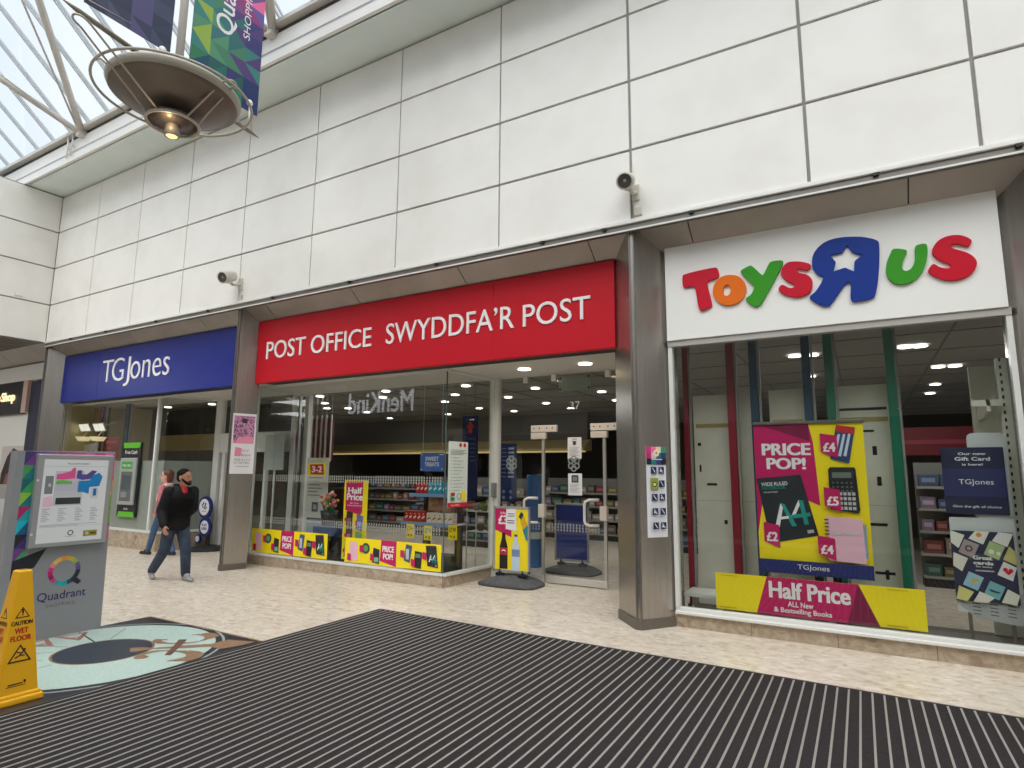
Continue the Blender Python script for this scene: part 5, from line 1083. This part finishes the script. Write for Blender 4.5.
# gondolas with goods in the dim shop
GOND = mat('gondola_grey', (116, 114, 108), .6)
ITEMS = [(120, 60, 56), (70, 84, 110), (150, 140, 120), (110, 100, 60), (60, 90, 80), (130, 110, 130), (96, 84, 76), (160, 150, 140)]
gn = 0
protos = {}
def gondola(x, y, L, lab, levels=4, h=1.55, goods=True):
    global gn
    t = thing('gondola', lab, 'shelving', (x+L/2, y, 0)); b = MB(); b.box((x, y+.28, 0), (x+L, y+.32, h), GOND); kid(b, 'back_panel', t); b = MB(); b.box((x, y, 0), (x+L, y+.3, .12), DARKGAP); kid(b, 'plinth', t)
    rnd = random.Random(int(x*10)+int(y*10))
    for k in range(levels):
        z = .14+k*(h-.2)/levels; b = MB(); b.box((x, y, z), (x+L, y+.28, z+.02), GOND); b.box((x, y-.012, z-.01), (x+L, y, z+.03), mat('shelf_lip', (150, 148, 140), .5)); kid(b, 'shelf', t)
        if not goods: continue
        u = x+.04
        while u < x+L-.3:
            w_ = rnd.choice((.15, .2, .25, .3)); hh = rnd.uniform(.14, .25); c = rnd.choice(ITEMS); key = (w_, c)
            if key not in protos:
                b = MB(); b.box((-w_/2, -.08, 0), (w_/2, .08, hh), mat('goods_%d_%d_%d' % c, c, .5), .006); b.box((-w_*.35, -.082, hh*.35), (w_*.35, -.08, hh*.7), C(*[min(255, q+50) for q in c])); o = b.build('packet'); protos[key] = o
            else: o = protos[key].copy(); COL.objects.link(o)
            o.location = (u+w_/2, y+.12, z+.021)
            tag(o, 'dim packet among the goods on the shelves deep in the shop', 'packet', 'goods on the shelves deep in the shop'); u += w_+.03
gondola(-13.6, 14.5, 2.4, 'low shelving far back seen through the left of the post office window')
gondola(-10.6, 13.2, 2.4, 'low shelving in the middle distance behind the Half Price poster'); gondola(-8.3, 11.8, 2.0, 'shelving with goods behind the sweets stand')
gondola(-7.4, 14.6, 2.6, 'shelving with goods seen through the left glass door'); gondola(-4.8, 13.4, 2.0, 'shelving with goods seen through the right glass door')
gondola(.75, 11.5, 2.2, 'dark shelving deep in the toy shop right of the green post', 5, 1.9)
# cream-lit bulkhead along the back
t = thing('lit_bulkhead', 'warm cream lit canopy over the counters at the back of the post office', 'bulkhead', (-12.5, 16, 2.3)); b = MB(); b.prism(Fr((-17.0, 15.2, 0), (0, 1, 0), (0, 0, 1)), [(0, 2.3), (.0, 2.36), (.5, 2.62), (.6, 2.62), (.6, 2.3)], 0, 10.5, mat('canopy_cream', (206, 186, 130), .6)); b.box((-16.9, 15.72, 2.62), (-6.6, 15.8, 3.36), INTW); kid(b, 'canopy', t)
b = MB(); b.box((-16.8, 15.3, 2.26), (-6.6, 15.6, 2.295), mat('canopy_light', (255, 226, 150), .5, emit=.35)); kid(b, 'light_strip', t)
t = thing('service_counter', 'dark service counter under the lit canopy at the back', 'counter', (-12, 16, 0)); b = MB(); b.box((-16.5, 15.9, 0), (-7.0, 16.5, 1.05), mat('counter_brown', (96, 76, 58), .6), .01); kid(b, 'front', t); b = MB(); b.box((-16.55, 15.8, 1.05), (-6.95, 16.55, 1.1), mat('counter_top', (150, 140, 124), .4), .005); kid(b, 'worktop', t)
for i in range(5):
    x = -16+i*1.9; t = thing('counter_screen', 'dark counter terminal on the service counter at the back', 'screen', (x, 16.1, 1.1), 'terminals on the service counter'); b = MB(); b.box((x-.22, 16.05, 1.22), (x+.22, 16.1, 1.55), BLK, .008); kid(b, 'monitor', t); b = MB(); b.box((x-.04, 16.1, 1.1), (x+.04, 16.16, 1.3), BLK); b.box((x-.12, 16.05, 1.1), (x+.12, 16.2, 1.12), BLK); kid(b, 'stand', t)
S = Sheet(FX((.3, 13, 2.05)), 3.4, .5, C(130, 24, 40)); S.disc(.52, .5, .17, C(200, 196, 196)); S.disc(.52, .5, .13, C(150, 40, 56)); S.rect(.1, .4, .42, .55, C(170, 60, 76)); board('interior_sign', 'dim red header sign with a pale round mark deep in the toy shop', 'sign', S, (2, 13, 2.05)); b = MB()
b.tube([(.6, 13.01, 2.54), (.6, 13.01, 3.36)], .006, RAIL, 5); b.tube([(3.4, 13.01, 2.54), (3.4, 13.01, 3.36)], .006, RAIL, 5); kid(b, 'hanging_wire', [o for o in bpy.data.objects if o.name.startswith('interior_sign')][0])

# ================================================================== BLUE SHOP WINDOW
CRW = mat('cream_wall', (214, 202, 160), .7); b = MB(); b.box((-17.30, 7.5, .1), (-17.26, 9.6, 3.36), CRW); struct(b.build('trim_18'))
post(-16.72, RDC, 'post_red', 'red post at the left of the blue shop window', 8.05, .07); post(-15.52, NVC, 'post_navy', 'navy post behind the cash machine in the blue shop window', 8.05, .09); post(-17.05, (70, 60, 54), 'post_brown', 'brown post by the cream wall in the blue shop window', 8.3, .05)
def flood_reflection(x, y, z, lab):  # solid glowing units standing in for lamps reflected in the window
    t = thing('floodlight_reflection', lab, 'light', (x, y, z)); b = MB(); F = Fr((x, y, z), (1, 0, 0), (0, -.45, 1)); b.fbox(F, -.26, -.10, .26, .12, -.04, .0, WFRAME, .01); b.fbox(F, -.03, -.02, .03, .02, -.4, -.04, WFRAME); kid(b, 'housing', t)
    b = MB(); b.fbox(F, -.23, -.08, -.01, .10, .001, .004, mat('flood_reflection_lens', (240, 238, 228), .3, emit=.8)); b.fbox(F, .01, -.08, .23, .10, .001, .004, MATS['flood_reflection_lens']); kid(b, 'lens', t)
    b = MB(); b.tube([(x, y+.15, z+.05), (x, y+.15, 3.36)], .012, WFRAME, 6); b.lathe((x+.05, y-.02, z-.28), [(0, -.06), (.12, -.05), (.18, .05), (0, .06)], mat('flood_reflection_bowl', (236, 220, 170), .4, emit=.6), 18); b.tube([(x+.05, y-.02, z-.2), (x+.05, y+.12, z)], .014, WFRAME, 6); kid(b, 'hanging_rod', t)
flood_reflection(-17.0, 7.8, 2.72, 'mirrored twin lens lamp modelled solid at the far left of the blue shop window'); flood_reflection(-16.2, 7.75, 2.70, 'mirrored twin lens lamp modelled solid over the red board in the blue shop window')
t = thing('folded_card', 'white folded card display under the left mirrored lamp', 'display', (-16.85, 7.9, 1.9)); b = MB(); b.prism(FX((-17.15, 7.9, 1.85)), [(.1, .0), (.62, .02), (.66, .5), (0, .44)], -.02, .0, C(226, 226, 222)); b.prism(FX((-17.15, 7.9, 1.85)), [(.1, .02), (.4, .02), (.62, .42)], .0, .012, C(200, 200, 198)); b.tube([(-16.8, 7.92, 0.1), (-16.8, 7.92, 1.9)], .012, WFRAME, 6); kid(b, 'card', t)
S = Sheet(FX((-16.28, 7.95, .75)), .66, 1.72, C(150, 24, 44)); S.disc(.2, .93, .04, C(214, 150, 150)); S.text('Post Office', .34, .915, .86, .945, C(220, 170, 170))
for i in range(9): S.rect(.12, .84-i*.06, .5+.12*(i % 3), .85-i*.06, C(206, 130, 136))
S.poly([(0, 0), (1, 0), (1, .2), (0, .28)], C(150, 180, 60)); t = board('window_board', 'tall dark red information board left of the cash machine', 'board', S, (-15.95, 7.95, 0)); b = MB(); b.box((-15.98, 7.96, .1), (-15.92, 8.0, 1.6), RAIL); kid(b, 'stand', t)
# cash machine surround on the glass
t = thing('cash_machine', 'black and green framed cash machine set in the blue shop window', 'cash machine', (-14.05, YG-.02, .65)); F = FX((-14.40, YG-.015, .66)); BK = mat('atm_black', (30, 32, 34), .35); GN = mat('atm_green', (96, 190, 40), .4)
b = MB(); b.fbox(F, 0, .0, .74, 1.62, -.02, .02, BK, .005); kid(b, 'surround', t)
b = MB(); b.prism(F, [(.06, 1.50), (.68, 1.50), (.72, 1.62), (.02, 1.62)], .021, .024, GN); kid(b, 'top_flash', t); b = MB(); b.prism(F, [(.04, .0), (.70, .0), (.66, .11), (.08, .11)], .021, .024, GN); kid(b, 'bottom_flash', t)
b = MB(); b.fbox(F, .05, .26, .68, 1.28, .02, .07, mat('atm_grey', (178, 182, 178), .4, .3), .012); kid(b, 'machine_front', t)
b = MB(); b.fbox(F, .14, .34, .58, .98, .0695, .0715, mat('atm_recess', (96, 100, 100), .4)); b.fbox(F, .20, .60, .52, .90, .0715, .074, mat('atm_screen', (70, 84, 86), .2)); b.fbox(F, .20, .42, .42, .54, .0715, .078, C(140, 144, 142)); kid(b, 'screen', t)
b = MB(); b.fbox(F, .13, 1.04, .55, 1.2, .0695, .0725, C(70, 160, 70)); b.text(F, 'FREE CASH', .17, 1.09, .5, 1.14, .073, PW, .01); kid(b, 'header_panel', t)
b = MB(); b.text(F, 'Free Cash', .12, 1.37, .60, 1.45, .0215, PW, .01); b.text(F, 'link', .28, .15, .44, .20, .0215, PW); kid(b, 'lettering', t)
S = Sheet(FX((-15.05, 7.52, .5)), .32, 1.0, C(120, 170, 60)); S.rect(0, .55, 1, 1, C(190, 196, 90)); S.rect(.1, .7, .9, .9, C(96, 60, 60)); board('window_poster', 'green leaflet strip between the floor plan stand and the cash machine', 'poster', S, (-14.9, 7.52, .5))
t = thing('lit_bulkhead', 'cream bulkhead above the frosted glass in the blue shop', 'bulkhead', (-15, 9.9, 2.2)); b = MB(); b.prism(Fr((-17.2, 9.75, 0), (0, 1, 0), (0, 0, 1)), [(0, 2.22), (0, 2.62), (.3, 2.66), (.3, 2.22)], 0, 2.0, MATS['canopy_cream']); b.prism(Fr((-15.18, 9.75, 0), (0, 1, 0), (0, 0, 1)), [(0, 2.22), (0, 2.62), (.3, 2.66), (.3, 2.22)], 0, 2.4, MATS['canopy_cream']); b.box((-17.2, 9.98, 2.62), (-12.8, 10.04, 3.36), mat('bulkhead_dark', (70, 68, 64), .7)); kid(b, 'canopy', t)
# round lottery sign
t = thing('round_sign', 'navy sign of stacked white roundels on a dark base by the blue shop door', 'sign', (-12.35, 8.2, 0)); NVS = mat('lottery_navy', (26, 40, 104), .4)
fr = Fr((0, 8.2, 0), (.97, -.0, 0), (0, 0, 1)); D = lambda b, x, z, r, w0, w1, m: b.disc(fr, x, z, r, r, w0, w1, m, 32)
b = MB(); D(b, -12.40, .89, .235, -.04, .0, NVS); D(b, -12.35, .47, .205, -.04, 0, NVS); D(b, -12.58, .21, .10, -.04, 0, NVS); kid(b, 'board', t)
b = MB(); D(b, -12.42, .89, .175, .001, .004, PW); D(b, -12.36, .47, .14, .001, .004, PW); D(b, -12.58, .21, .065, .001, .004, PW); kid(b, 'roundel', t)
b = MB()
for a, c in (((-12.50, .93), (-12.44, 1.0)), ((-12.44, .88), (-12.36, .98)), ((-12.40, .86), (-12.34, .90))): b.tube([(a[0], 8.194, a[1]), ((a[0]+c[0])/2+.02, 8.194, (a[1]+c[1])/2-.02), (c[0], 8.194, c[1])], .012, NVS, 6)
b.disc(fr, -12.47, .90, .016, .016, .004, .006, NVS, 12); b.disc(fr, -12.38, .97, .016, .016, .004, .006, NVS, 12); b.text(fr, 'NATIONAL', -12.50, .79, -12.34, .815, .005, NVS, .01); b.text(fr, 'PLAY', -12.45, .485, -12.27, .54, .005, NVS, .03); b.text(fr, 'HERE', -12.45, .41, -12.27, .465, .005, NVS, .03); kid(b, 'print', t)
b = MB(); b.lathe((-12.25, 8.22, 0), [(0, 0), (.42, 0), (.40, .04), (.2, .09), (0, .10)], mat('rubber_black', (32, 32, 34), .7), 30); b.box((-12.3, 8.205, .05), (-12.2, 8.24, .4), MATS['rubber_black']); kid(b, 'base', t)
# ================================================================== PEOPLE
def V3(*a): return Vector(a)
def capsule(b, p, q, r1, r2, m, flat=None, n=14):
    """tapered round ended limb; flat=(direction, factor) squashes it across one direction"""
    p, q = Vector(p), Vector(q); d = q-p; L = d.length; d = d.normalized() if L > 1e-6 else Vector((0, 0, 1))
    ref = Vector((0, 0, 1)) if abs(d.z) < .9 else Vector((1, 0, 0)); a = (ref-d*ref.dot(d)).normalized(); c = d.cross(a)
    rings = []
    for k in range(5): t = -math.pi/2+k*math.pi/8; rings.append((p+d*math.sin(t)*r1, math.cos(t)*r1))
    for k in range(5): t = k*math.pi/8; rings.append((q+d*math.sin(t)*r2, math.cos(t)*r2))
    vs = []
    for o, r in rings:
        for j in range(n):
            w_ = a*math.cos(2*math.pi*j/n)*max(r, 1e-4)+c*math.sin(2*math.pi*j/n)*max(r, 1e-4)
            if flat: w_ = w_-flat[0]*w_.dot(flat[0])*(1-flat[1])
            vs.append(o+w_)
    k = len(rings); fs = [(i*n+j, i*n+(j+1) % n, (i+1)*n+(j+1) % n, (i+1)*n+j) for i in range(k-1) for j in range(n)]+[tuple(range(n))[::-1], tuple(range((k-1)*n, k*n))]
    b.faces(vs, fs, m, True)
def loft(b, rings, F_, S_, m, n=28):
    vs = []; fs = []
    for c, rf, rs in rings:
        for j in range(n): q = 2*math.pi*j/n; vs.append(c+F_*(rf*math.cos(q))+S_*(rs*math.sin(q)))
    k = len(rings); fs = [(i*n+j, i*n+(j+1) % n, (i+1)*n+(j+1) % n, (i+1)*n+j) for i in range(k-1) for j in range(n)]+[tuple(range(n))[::-1], tuple(range((k-1)*n, k*n))]
    b.faces(vs, fs, m, True)
def ell(b, c, rx, m, X, Y, Z, ry=None, rz=None):
    """ellipsoid with axes X, Y, Z"""
    n = 16; vs = []; fs = []
    for i in range(1, n):
        t = math.pi*i/n
        for j in range(n): q = 2*math.pi*j/n; vs.append(c+X*(rx*math.sin(t)*math.cos(q))+Y*((ry or rx)*math.sin(t)*math.sin(q))+Z*((rz or rx)*math.cos(t)))
    k = n-1; fs = [(i*n+j, (i+1)*n+j, (i+1)*n+(j+1) % n, i*n+(j+1) % n) for i in range(k-1) for j in range(n)]+[tuple(range(n)), tuple(range((k-1)*n, k*n))[::-1]]
    b.faces(vs, fs, m, True)
def melt(b, name, parent, m, vox, smooth=4):
    """one continuous surface from overlapping pieces"""
    o = b.build(name); rm = o.modifiers.new('r', 'REMESH'); rm.mode = 'VOXEL'; rm.voxel_size = vox
    if smooth: sm = o.modifiers.new('s', 'SMOOTH'); sm.iterations = smooth; sm.factor = .5
    dg = bpy.context.evaluated_depsgraph_get(); dg.update(); me = bpy.data.meshes.new_from_object(o.evaluated_get(dg)); bpy.data.objects.remove(o)
    me.materials.clear(); me.materials.append(m); me.name = name
    for p in me.polygons: p.use_smooth = True
    org = Vector(parent.location); me.transform(Matrix.Translation(-org))
    o = bpy.data.objects.new(name, me); COL.objects.link(o); o.parent = parent; return o
def hand(b, wrist, elbow, palmdir, thumbside, m, k=1.0, curl=.5):
    d = (Vector(wrist)-Vector(elbow)).normalized(); t = Vector(thumbside); t = (t-d*t.dot(d)).normalized(); pn = d.cross(t)
    if pn.dot(Vector(palmdir)) < 0: pn = -pn
    w_ = Vector(wrist); 
    for u in (-.028, -.01, .01, .028): capsule(b, w_+t*u*.6*k, w_+d*.085*k+t*u*k, .015*k, .014*k, m, n=8)
    for u, L in ((.031, .072), (.011, .082), (-.010, .076), (-.031, .06)):
        a = w_+d*.085*k+t*u*k; c = a+d*L*.5*k*math.cos(curl*.5)+pn*L*.5*k*math.sin(curl*.5); e = c+d*L*.5*k*math.cos(curl*1.6)+pn*L*.5*k*math.sin(curl*1.6)
        capsule(b, a, c, .0095*k, .009*k, m, n=8); capsule(b, c, e, .009*k, .0075*k, m, n=8)
    a = w_+d*.03*k+t*.03*k; c = a+d*.035*k+t*.03*k+pn*.01; capsule(b, a, c, .012*k, .0105*k, m, n=8); capsule(b, c, c+d*.03*k+t*.006*k+pn*.012, .0105*k, .008*k, m, n=8)
def head(b, c, F_, m, k=1.0):
    Z = Vector((0, 0, 1)); S = Z.cross(F_)
    ell(b, c+F_*-.012*k+Z*.035*k, .092*k, m, F_, S, Z, .076*k, .088*k); ell(b, c+F_*.012*k-Z*.035*k, .068*k, m, F_, S, Z, .058*k, .085*k); ell(b, c+F_*.050*k-Z*.092*k, .028*k, m, F_, S, Z, .03*k, .022*k)
    capsule(b, c+F_*.082*k+Z*.018*k, c+F_*.100*k-Z*.022*k, .009*k, .014*k, m, n=8); ell(b, c+F_*.079*k-Z*.055*k, .012*k, m, F_, S, Z, .024*k, .012*k)
    ell(b, c+F_*.072*k+Z*.032*k, .014*k, m, F_, S, Z, .05*k, .010*k)
    for s_ in (-1, 1): ell(b, c+S*.076*k*s_-F_*.008*k, .02*k, m, F_, S, Z, .010*k, .032*k)
def face_bits(par, c, F_, k, brow, iris, lip):
    Z = Vector((0, 0, 1)); S = Z.cross(F_)
    for s_ in (-1, 1):
        b = MB(); ell(b, c+F_*.070*k+S*.031*k*s_+Z*.010*k, .012*k, C(176, 160, 148), F_, S, Z, .014*k, .008*k); ell(b, c+F_*.078*k+S*.031*k*s_+Z*.010*k, .005*k, iris, F_, S, Z, .006*k, .006*k); kid(b, 'eye', par)
        b = MB(); capsule(b, c+F_*.080*k+S*.016*k*s_+Z*.030*k, c+F_*.070*k+S*.050*k*s_+Z*.034*k, .005*k, .004*k, brow, n=8); kid(b, 'eyebrow', par)
    b = MB(); capsule(b, c+F_*.087*k-S*.02*k-Z*.056*k, c+F_*.087*k+S*.02*k-Z*.056*k, .006*k, .006*k, lip, n=8); kid(b, 'mouth', par)
Z = V3(0, 0, 1)
# ---- man in the black jacket, walking past the blue shop
man = thing('person', 'bearded man in black padded jacket and blue jeans walking, looking to his left', 'person', (-9.32, 5.72, 0))
SK = mat('skin_brown', (176, 126, 100), .5); JK = mat('jacket_black', (17, 17, 19), .75, c2=(23, 23, 26), scale=20, bump=.15, spec=.25); JN = mat('jeans_blue', (38, 50, 70), .8, c2=(58, 72, 92), scale=7, bump=.1, bscale=60); HR = mat('hair_black', (17, 14, 13), .8, spec=.2, bump=.3, bscale=120); SHG = mat('shoe_grey', (150, 148, 148), .6); RSH = mat('shirt_red', (176, 34, 44), .7)
f = V3(.985, -.10, 0).normalized(); s = Z.cross(f); ff = V3(.93, .34, 0).normalized()
P = V3(-9.33, 5.71, .88); Rh, Lh = P-s*.085, P+s*.085
Rk, Ra = V3(-9.42, 5.62, .47), V3(-9.73, 5.62, .14); Lk, La = V3(-9.17, 5.80, .47), V3(-9.17, 5.83, .09)
NK = V3(-9.25, 5.70, 1.43); HC = V3(-9.17, 5.69, 1.565)
Rs, Ls = NK-s*.185-Z*.075, NK+s*.185-Z*.075
Re, Rw = V3(-9.33, 5.465, 1.07), V3(-9.16, 5.42, .85); Le, Lw = V3(-9.28, 5.93, 1.08), V3(-9.29, 5.82, .97)
b = MB(); head(b, HC, ff, SK, 1.14); capsule(b, NK-Z*.04, HC-Z*.05-ff*.015, .060, .056, SK); capsule(b, P, NK-Z*.12, .11, .12, SK, (f, .75))
for a, e, w_, th in ((Rs, Re, Rw, f), (Ls, Le, Lw, f)): capsule(b, NK-Z*.06, a, .06, .05, SK); capsule(b, a, e, .045, .038, SK); capsule(b, e, w_, .038, .026, SK); hand(b, w_, e, s if a is Rs else -s, th, SK, 1.0)
for h, k_, a in ((Rh, Rk, Ra), (Lh, Lk, La)): capsule(b, h, k_, .075, .05, SK); capsule(b, k_, a, .05, .036, SK)
melt(b, 'body', man, SK, .0065, 3)
b = MB(); loft(b, [(P-Z*.11, .150, .195), (P-Z*.08, .158, .205), (P+Z*.08+f*.01, .150, .200), (P.lerp(NK, .5), .152, .205), (NK-Z*.16, .145, .212), (NK-Z*.07, .125, .19), (NK-Z*.02, .10, .13), (NK+Z*.01, .085, .09)], f, s, JK)
for a, e, w_ in ((Rs, Re, Rw), (Ls, Le, Lw)): capsule(b, a, e, .086, .078, JK); capsule(b, e, w_-(w_-e).normalized()*.02, .078, .06, JK)
for i in range(16):
    q0, q1 = [math.radians(35+290*(i+j)/16) for j in (0, 1)]; cr = lambda q: NK+f*(.075*math.cos(q))+s*(.088*math.sin(q))-f*.02
    capsule(b, cr(q0)-Z*.02, cr(q1)+Z*.03, .026, .022, JK, n=8)
melt(b, 'jacket', man, JK, .011, 3)
b = MB()
for i in range(9):     # quilting seams
    z = P.z-.02+i*.05; r_ = .198; c = P.lerp(NK-Z*.13, max(0, (z-P.z)/.39))
    b.tube([V3(c.x, c.y, z)+f*(r_*.76*math.cos(q))+s*(r_*1.02*math.sin(q)) for q in [2*math.pi*j/32 for j in range(32)]], .006, mat('seam_black', (10, 10, 12), .7, spec=.2), 6, True)
kid(b, 'quilting_seam', man)
b = MB(); capsule(b, NK-Z*.07+f*.085, NK+Z*.0+f*.05, .056, .058, RSH); melt(b, 'shirt', man, RSH, .01, 2)
b = MB(); capsule(b, P-s*.05, P+s*.05, .12, .12, JN, (f, .85))
capsule(b, Rh, Rk, .105, .080, JN); capsule(b, Rk, Ra+V3(.03, 0, .0), .080, .066, JN); capsule(b, Lh, Lk, .105, .080, JN); capsule(b, Lk, La+Z*.02, .080, .068, JN)
melt(b, 'jeans', man, JN, .011, 3)
for a, toe in ((Ra, V3(-9.64, 5.60, .035)), (La, V3(-8.95, 5.79, .035))):
    b = MB(); d = (toe-a); dh = V3(d.x, d.y, 0).normalized(); heel = a-dh*.05-Z*(.055 if a is La else .03)
    capsule(b, heel, toe, .038, .036, SHG); capsule(b, a, a+d*.45, .045, .04, SHG); capsule(b, toe-dh*.03, toe+dh*.03, .038, .028, SHG, (Z, .8)); melt(b, 'shoe', man, SHG, .008, 2)
b = MB(); S_ = Z.cross(ff); ell(b, HC-ff*.026+Z*.062, .105, HR, ff, S_, Z, .093, .090); ell(b, HC-ff*.06+Z*.01, .062, HR, ff, S_, Z, .084, .08); melt(b, 'hair', man, HR, .008, 2)
b = MB(); 
jaw = lambda q, up: HC+ff*(.014+.076*math.cos(q))+S_*(.068*math.sin(q))-Z*(.020+.080*math.cos(q)-up)
for i in range(14):
    q0, q1 = [math.radians(-88+176*(i+j)/14) for j in (0, 1)]
    capsule(b, jaw(q0, 0), jaw(q1, 0), .016, .016, HR, n=8); capsule(b, jaw(q0, .022*math.cos(q0)), jaw(q1, .022*math.cos(q1)), .014, .014, HR, n=8)
capsule(b, HC+ff*.099-S_*.028-Z*.050, HC+ff*.099+S_*.028-Z*.050, .008, .008, HR, n=8); melt(b, 'beard', man, HR, .007, 2)
face_bits(man, HC, ff, 1.14, HR, C(30, 22, 18), C(120, 70, 64))
# ---- woman behind him, walking the other way
wom = thing('person', 'red haired woman in pink scarf and blue jeans, half hidden behind the bearded man', 'person', (-12.25, 7.22, 0))
SK2 = mat('skin_pale', (214, 168, 148), .5); CT = mat('coat_pink', (206, 130, 130), .8, c2=(184, 104, 108), scale=12); SC = mat('scarf_pale', (222, 196, 190), .85, c2=(206, 150, 150), scale=20); HR2 = mat('hair_auburn', (112, 62, 44), .55, c2=(88, 46, 34), scale=30, bump=.3, bscale=90); JN2 = mat('jeans_mid', (60, 86, 120), .8, c2=(78, 104, 138), scale=8); BSH = mat('shoe_black', (28, 26, 28), .45); BAG = mat('bag_black', (34, 32, 34), .6)
f = V3(-.80, -.60, 0).normalized(); s = Z.cross(f); ff = V3(-.55, -.83, 0).normalized(); P = V3(-12.24, 7.22, .88); NK = V3(-12.24, 7.21, 1.38); HC = V3(-12.26, 7.21, 1.55)
Rh, Lh = P-s*.08, P+s*.08; Lk, La = V3(-12.40, 7.14, .47), V3(-12.52, 7.13, .09); Rk, Ra = V3(-12.20, 7.30, .47), V3(-11.98, 7.31, .10)
Rs, Ls = NK-s*.165-Z*.05, NK+s*.165-Z*.05; Re, Rw = Rs+V3(.02, .04, -.28), Rs+V3(-.16, .02, -.47); Le, Lw = Ls+V3(.06, -.03, -.28), Ls+V3(-.1, -.01, -.5)
b = MB(); head(b, HC, ff, SK2, 1.08); capsule(b, NK-Z*.04, HC-Z*.05, .052, .05, SK2); capsule(b, P, NK-Z*.12, .10, .11, SK2, (f, .75))
for a, e, w_ in ((Rs, Re, Rw), (Ls, Le, Lw)): capsule(b, NK-Z*.06, a, .05, .045, SK2); capsule(b, a, e, .04, .034, SK2); capsule(b, e, w_, .034, .024, SK2); hand(b, w_, e, s if a is Rs else -s, f, SK2, .92)
for h, k_, a in ((Rh, Rk, Ra), (Lh, Lk, La)): capsule(b, h, k_, .075, .05, SK2); capsule(b, k_, a, .05, .034, SK2)
melt(b, 'body', wom, SK2, .0065, 3)
b = MB(); capsule(b, P-Z*.05, NK-Z*.14, .15, .145, CT, (f, .78)); capsule(b, NK-Z*.09-s*.09, NK-Z*.09+s*.09, .085, .085, CT)
for a, e, w_ in ((Rs, Re, Rw), (Ls, Le, Lw)): capsule(b, a, e, .066, .056, CT); capsule(b, e, w_, .056, .044, CT)
melt(b, 'coat', wom, CT, .011, 3)
b = MB()
for i in range(18):
    q0, q1 = 2*math.pi*i/18, 2*math.pi*(i+1)/18; cr = lambda q: NK+f*(.09*math.cos(q))+s*(.09*math.sin(q))-Z*(.02+.03*math.cos(q)); capsule(b, cr(q0), cr(q1), .042, .042, SC, n=8)
capsule(b, NK+f*.11-Z*.06, NK+f*.14-Z*.32, .05, .045, SC, (f, .5)); melt(b, 'scarf', wom, SC, .011, 2)
b = MB(); capsule(b, P-s*.05, P+s*.05, .115, .115, JN2, (f, .85)); capsule(b, Rh, Rk, .095, .065, JN2); capsule(b, Rk, Ra, .065, .05, JN2); capsule(b, Lh, Lk, .095, .065, JN2); capsule(b, Lk, La, .065, .05, JN2); melt(b, 'jeans', wom, JN2, .011, 3)
for a, toe in ((La, V3(-12.72, 7.11, .033)), (Ra, V3(-12.13, 7.30, .033))):
    b = MB(); d = toe-a; dh = V3(d.x, d.y, 0).normalized(); capsule(b, a-dh*.05-Z*.055, toe, .036, .034, BSH); capsule(b, a, a+d*.4, .042, .036, BSH); melt(b, 'shoe', wom, BSH, .008, 2)
b = MB(); S_ = Z.cross(ff); ell(b, HC-ff*.036+Z*.055, .108, HR2, ff, S_, Z, .098, .097); ell(b, HC-ff*.07-Z*.02, .070, HR2, ff, S_, Z, .092, .12)
for s_ in (-1, 1): capsule(b, HC+S_*.082*s_-ff*.03+Z*.05, HC+S_*.074*s_-ff*.055-Z*.10, .022, .03, HR2)
melt(b, 'hair', wom, HR2, .009, 2)
face_bits(wom, HC, ff, 1.08, HR2, C(60, 50, 44), C(176, 96, 92))
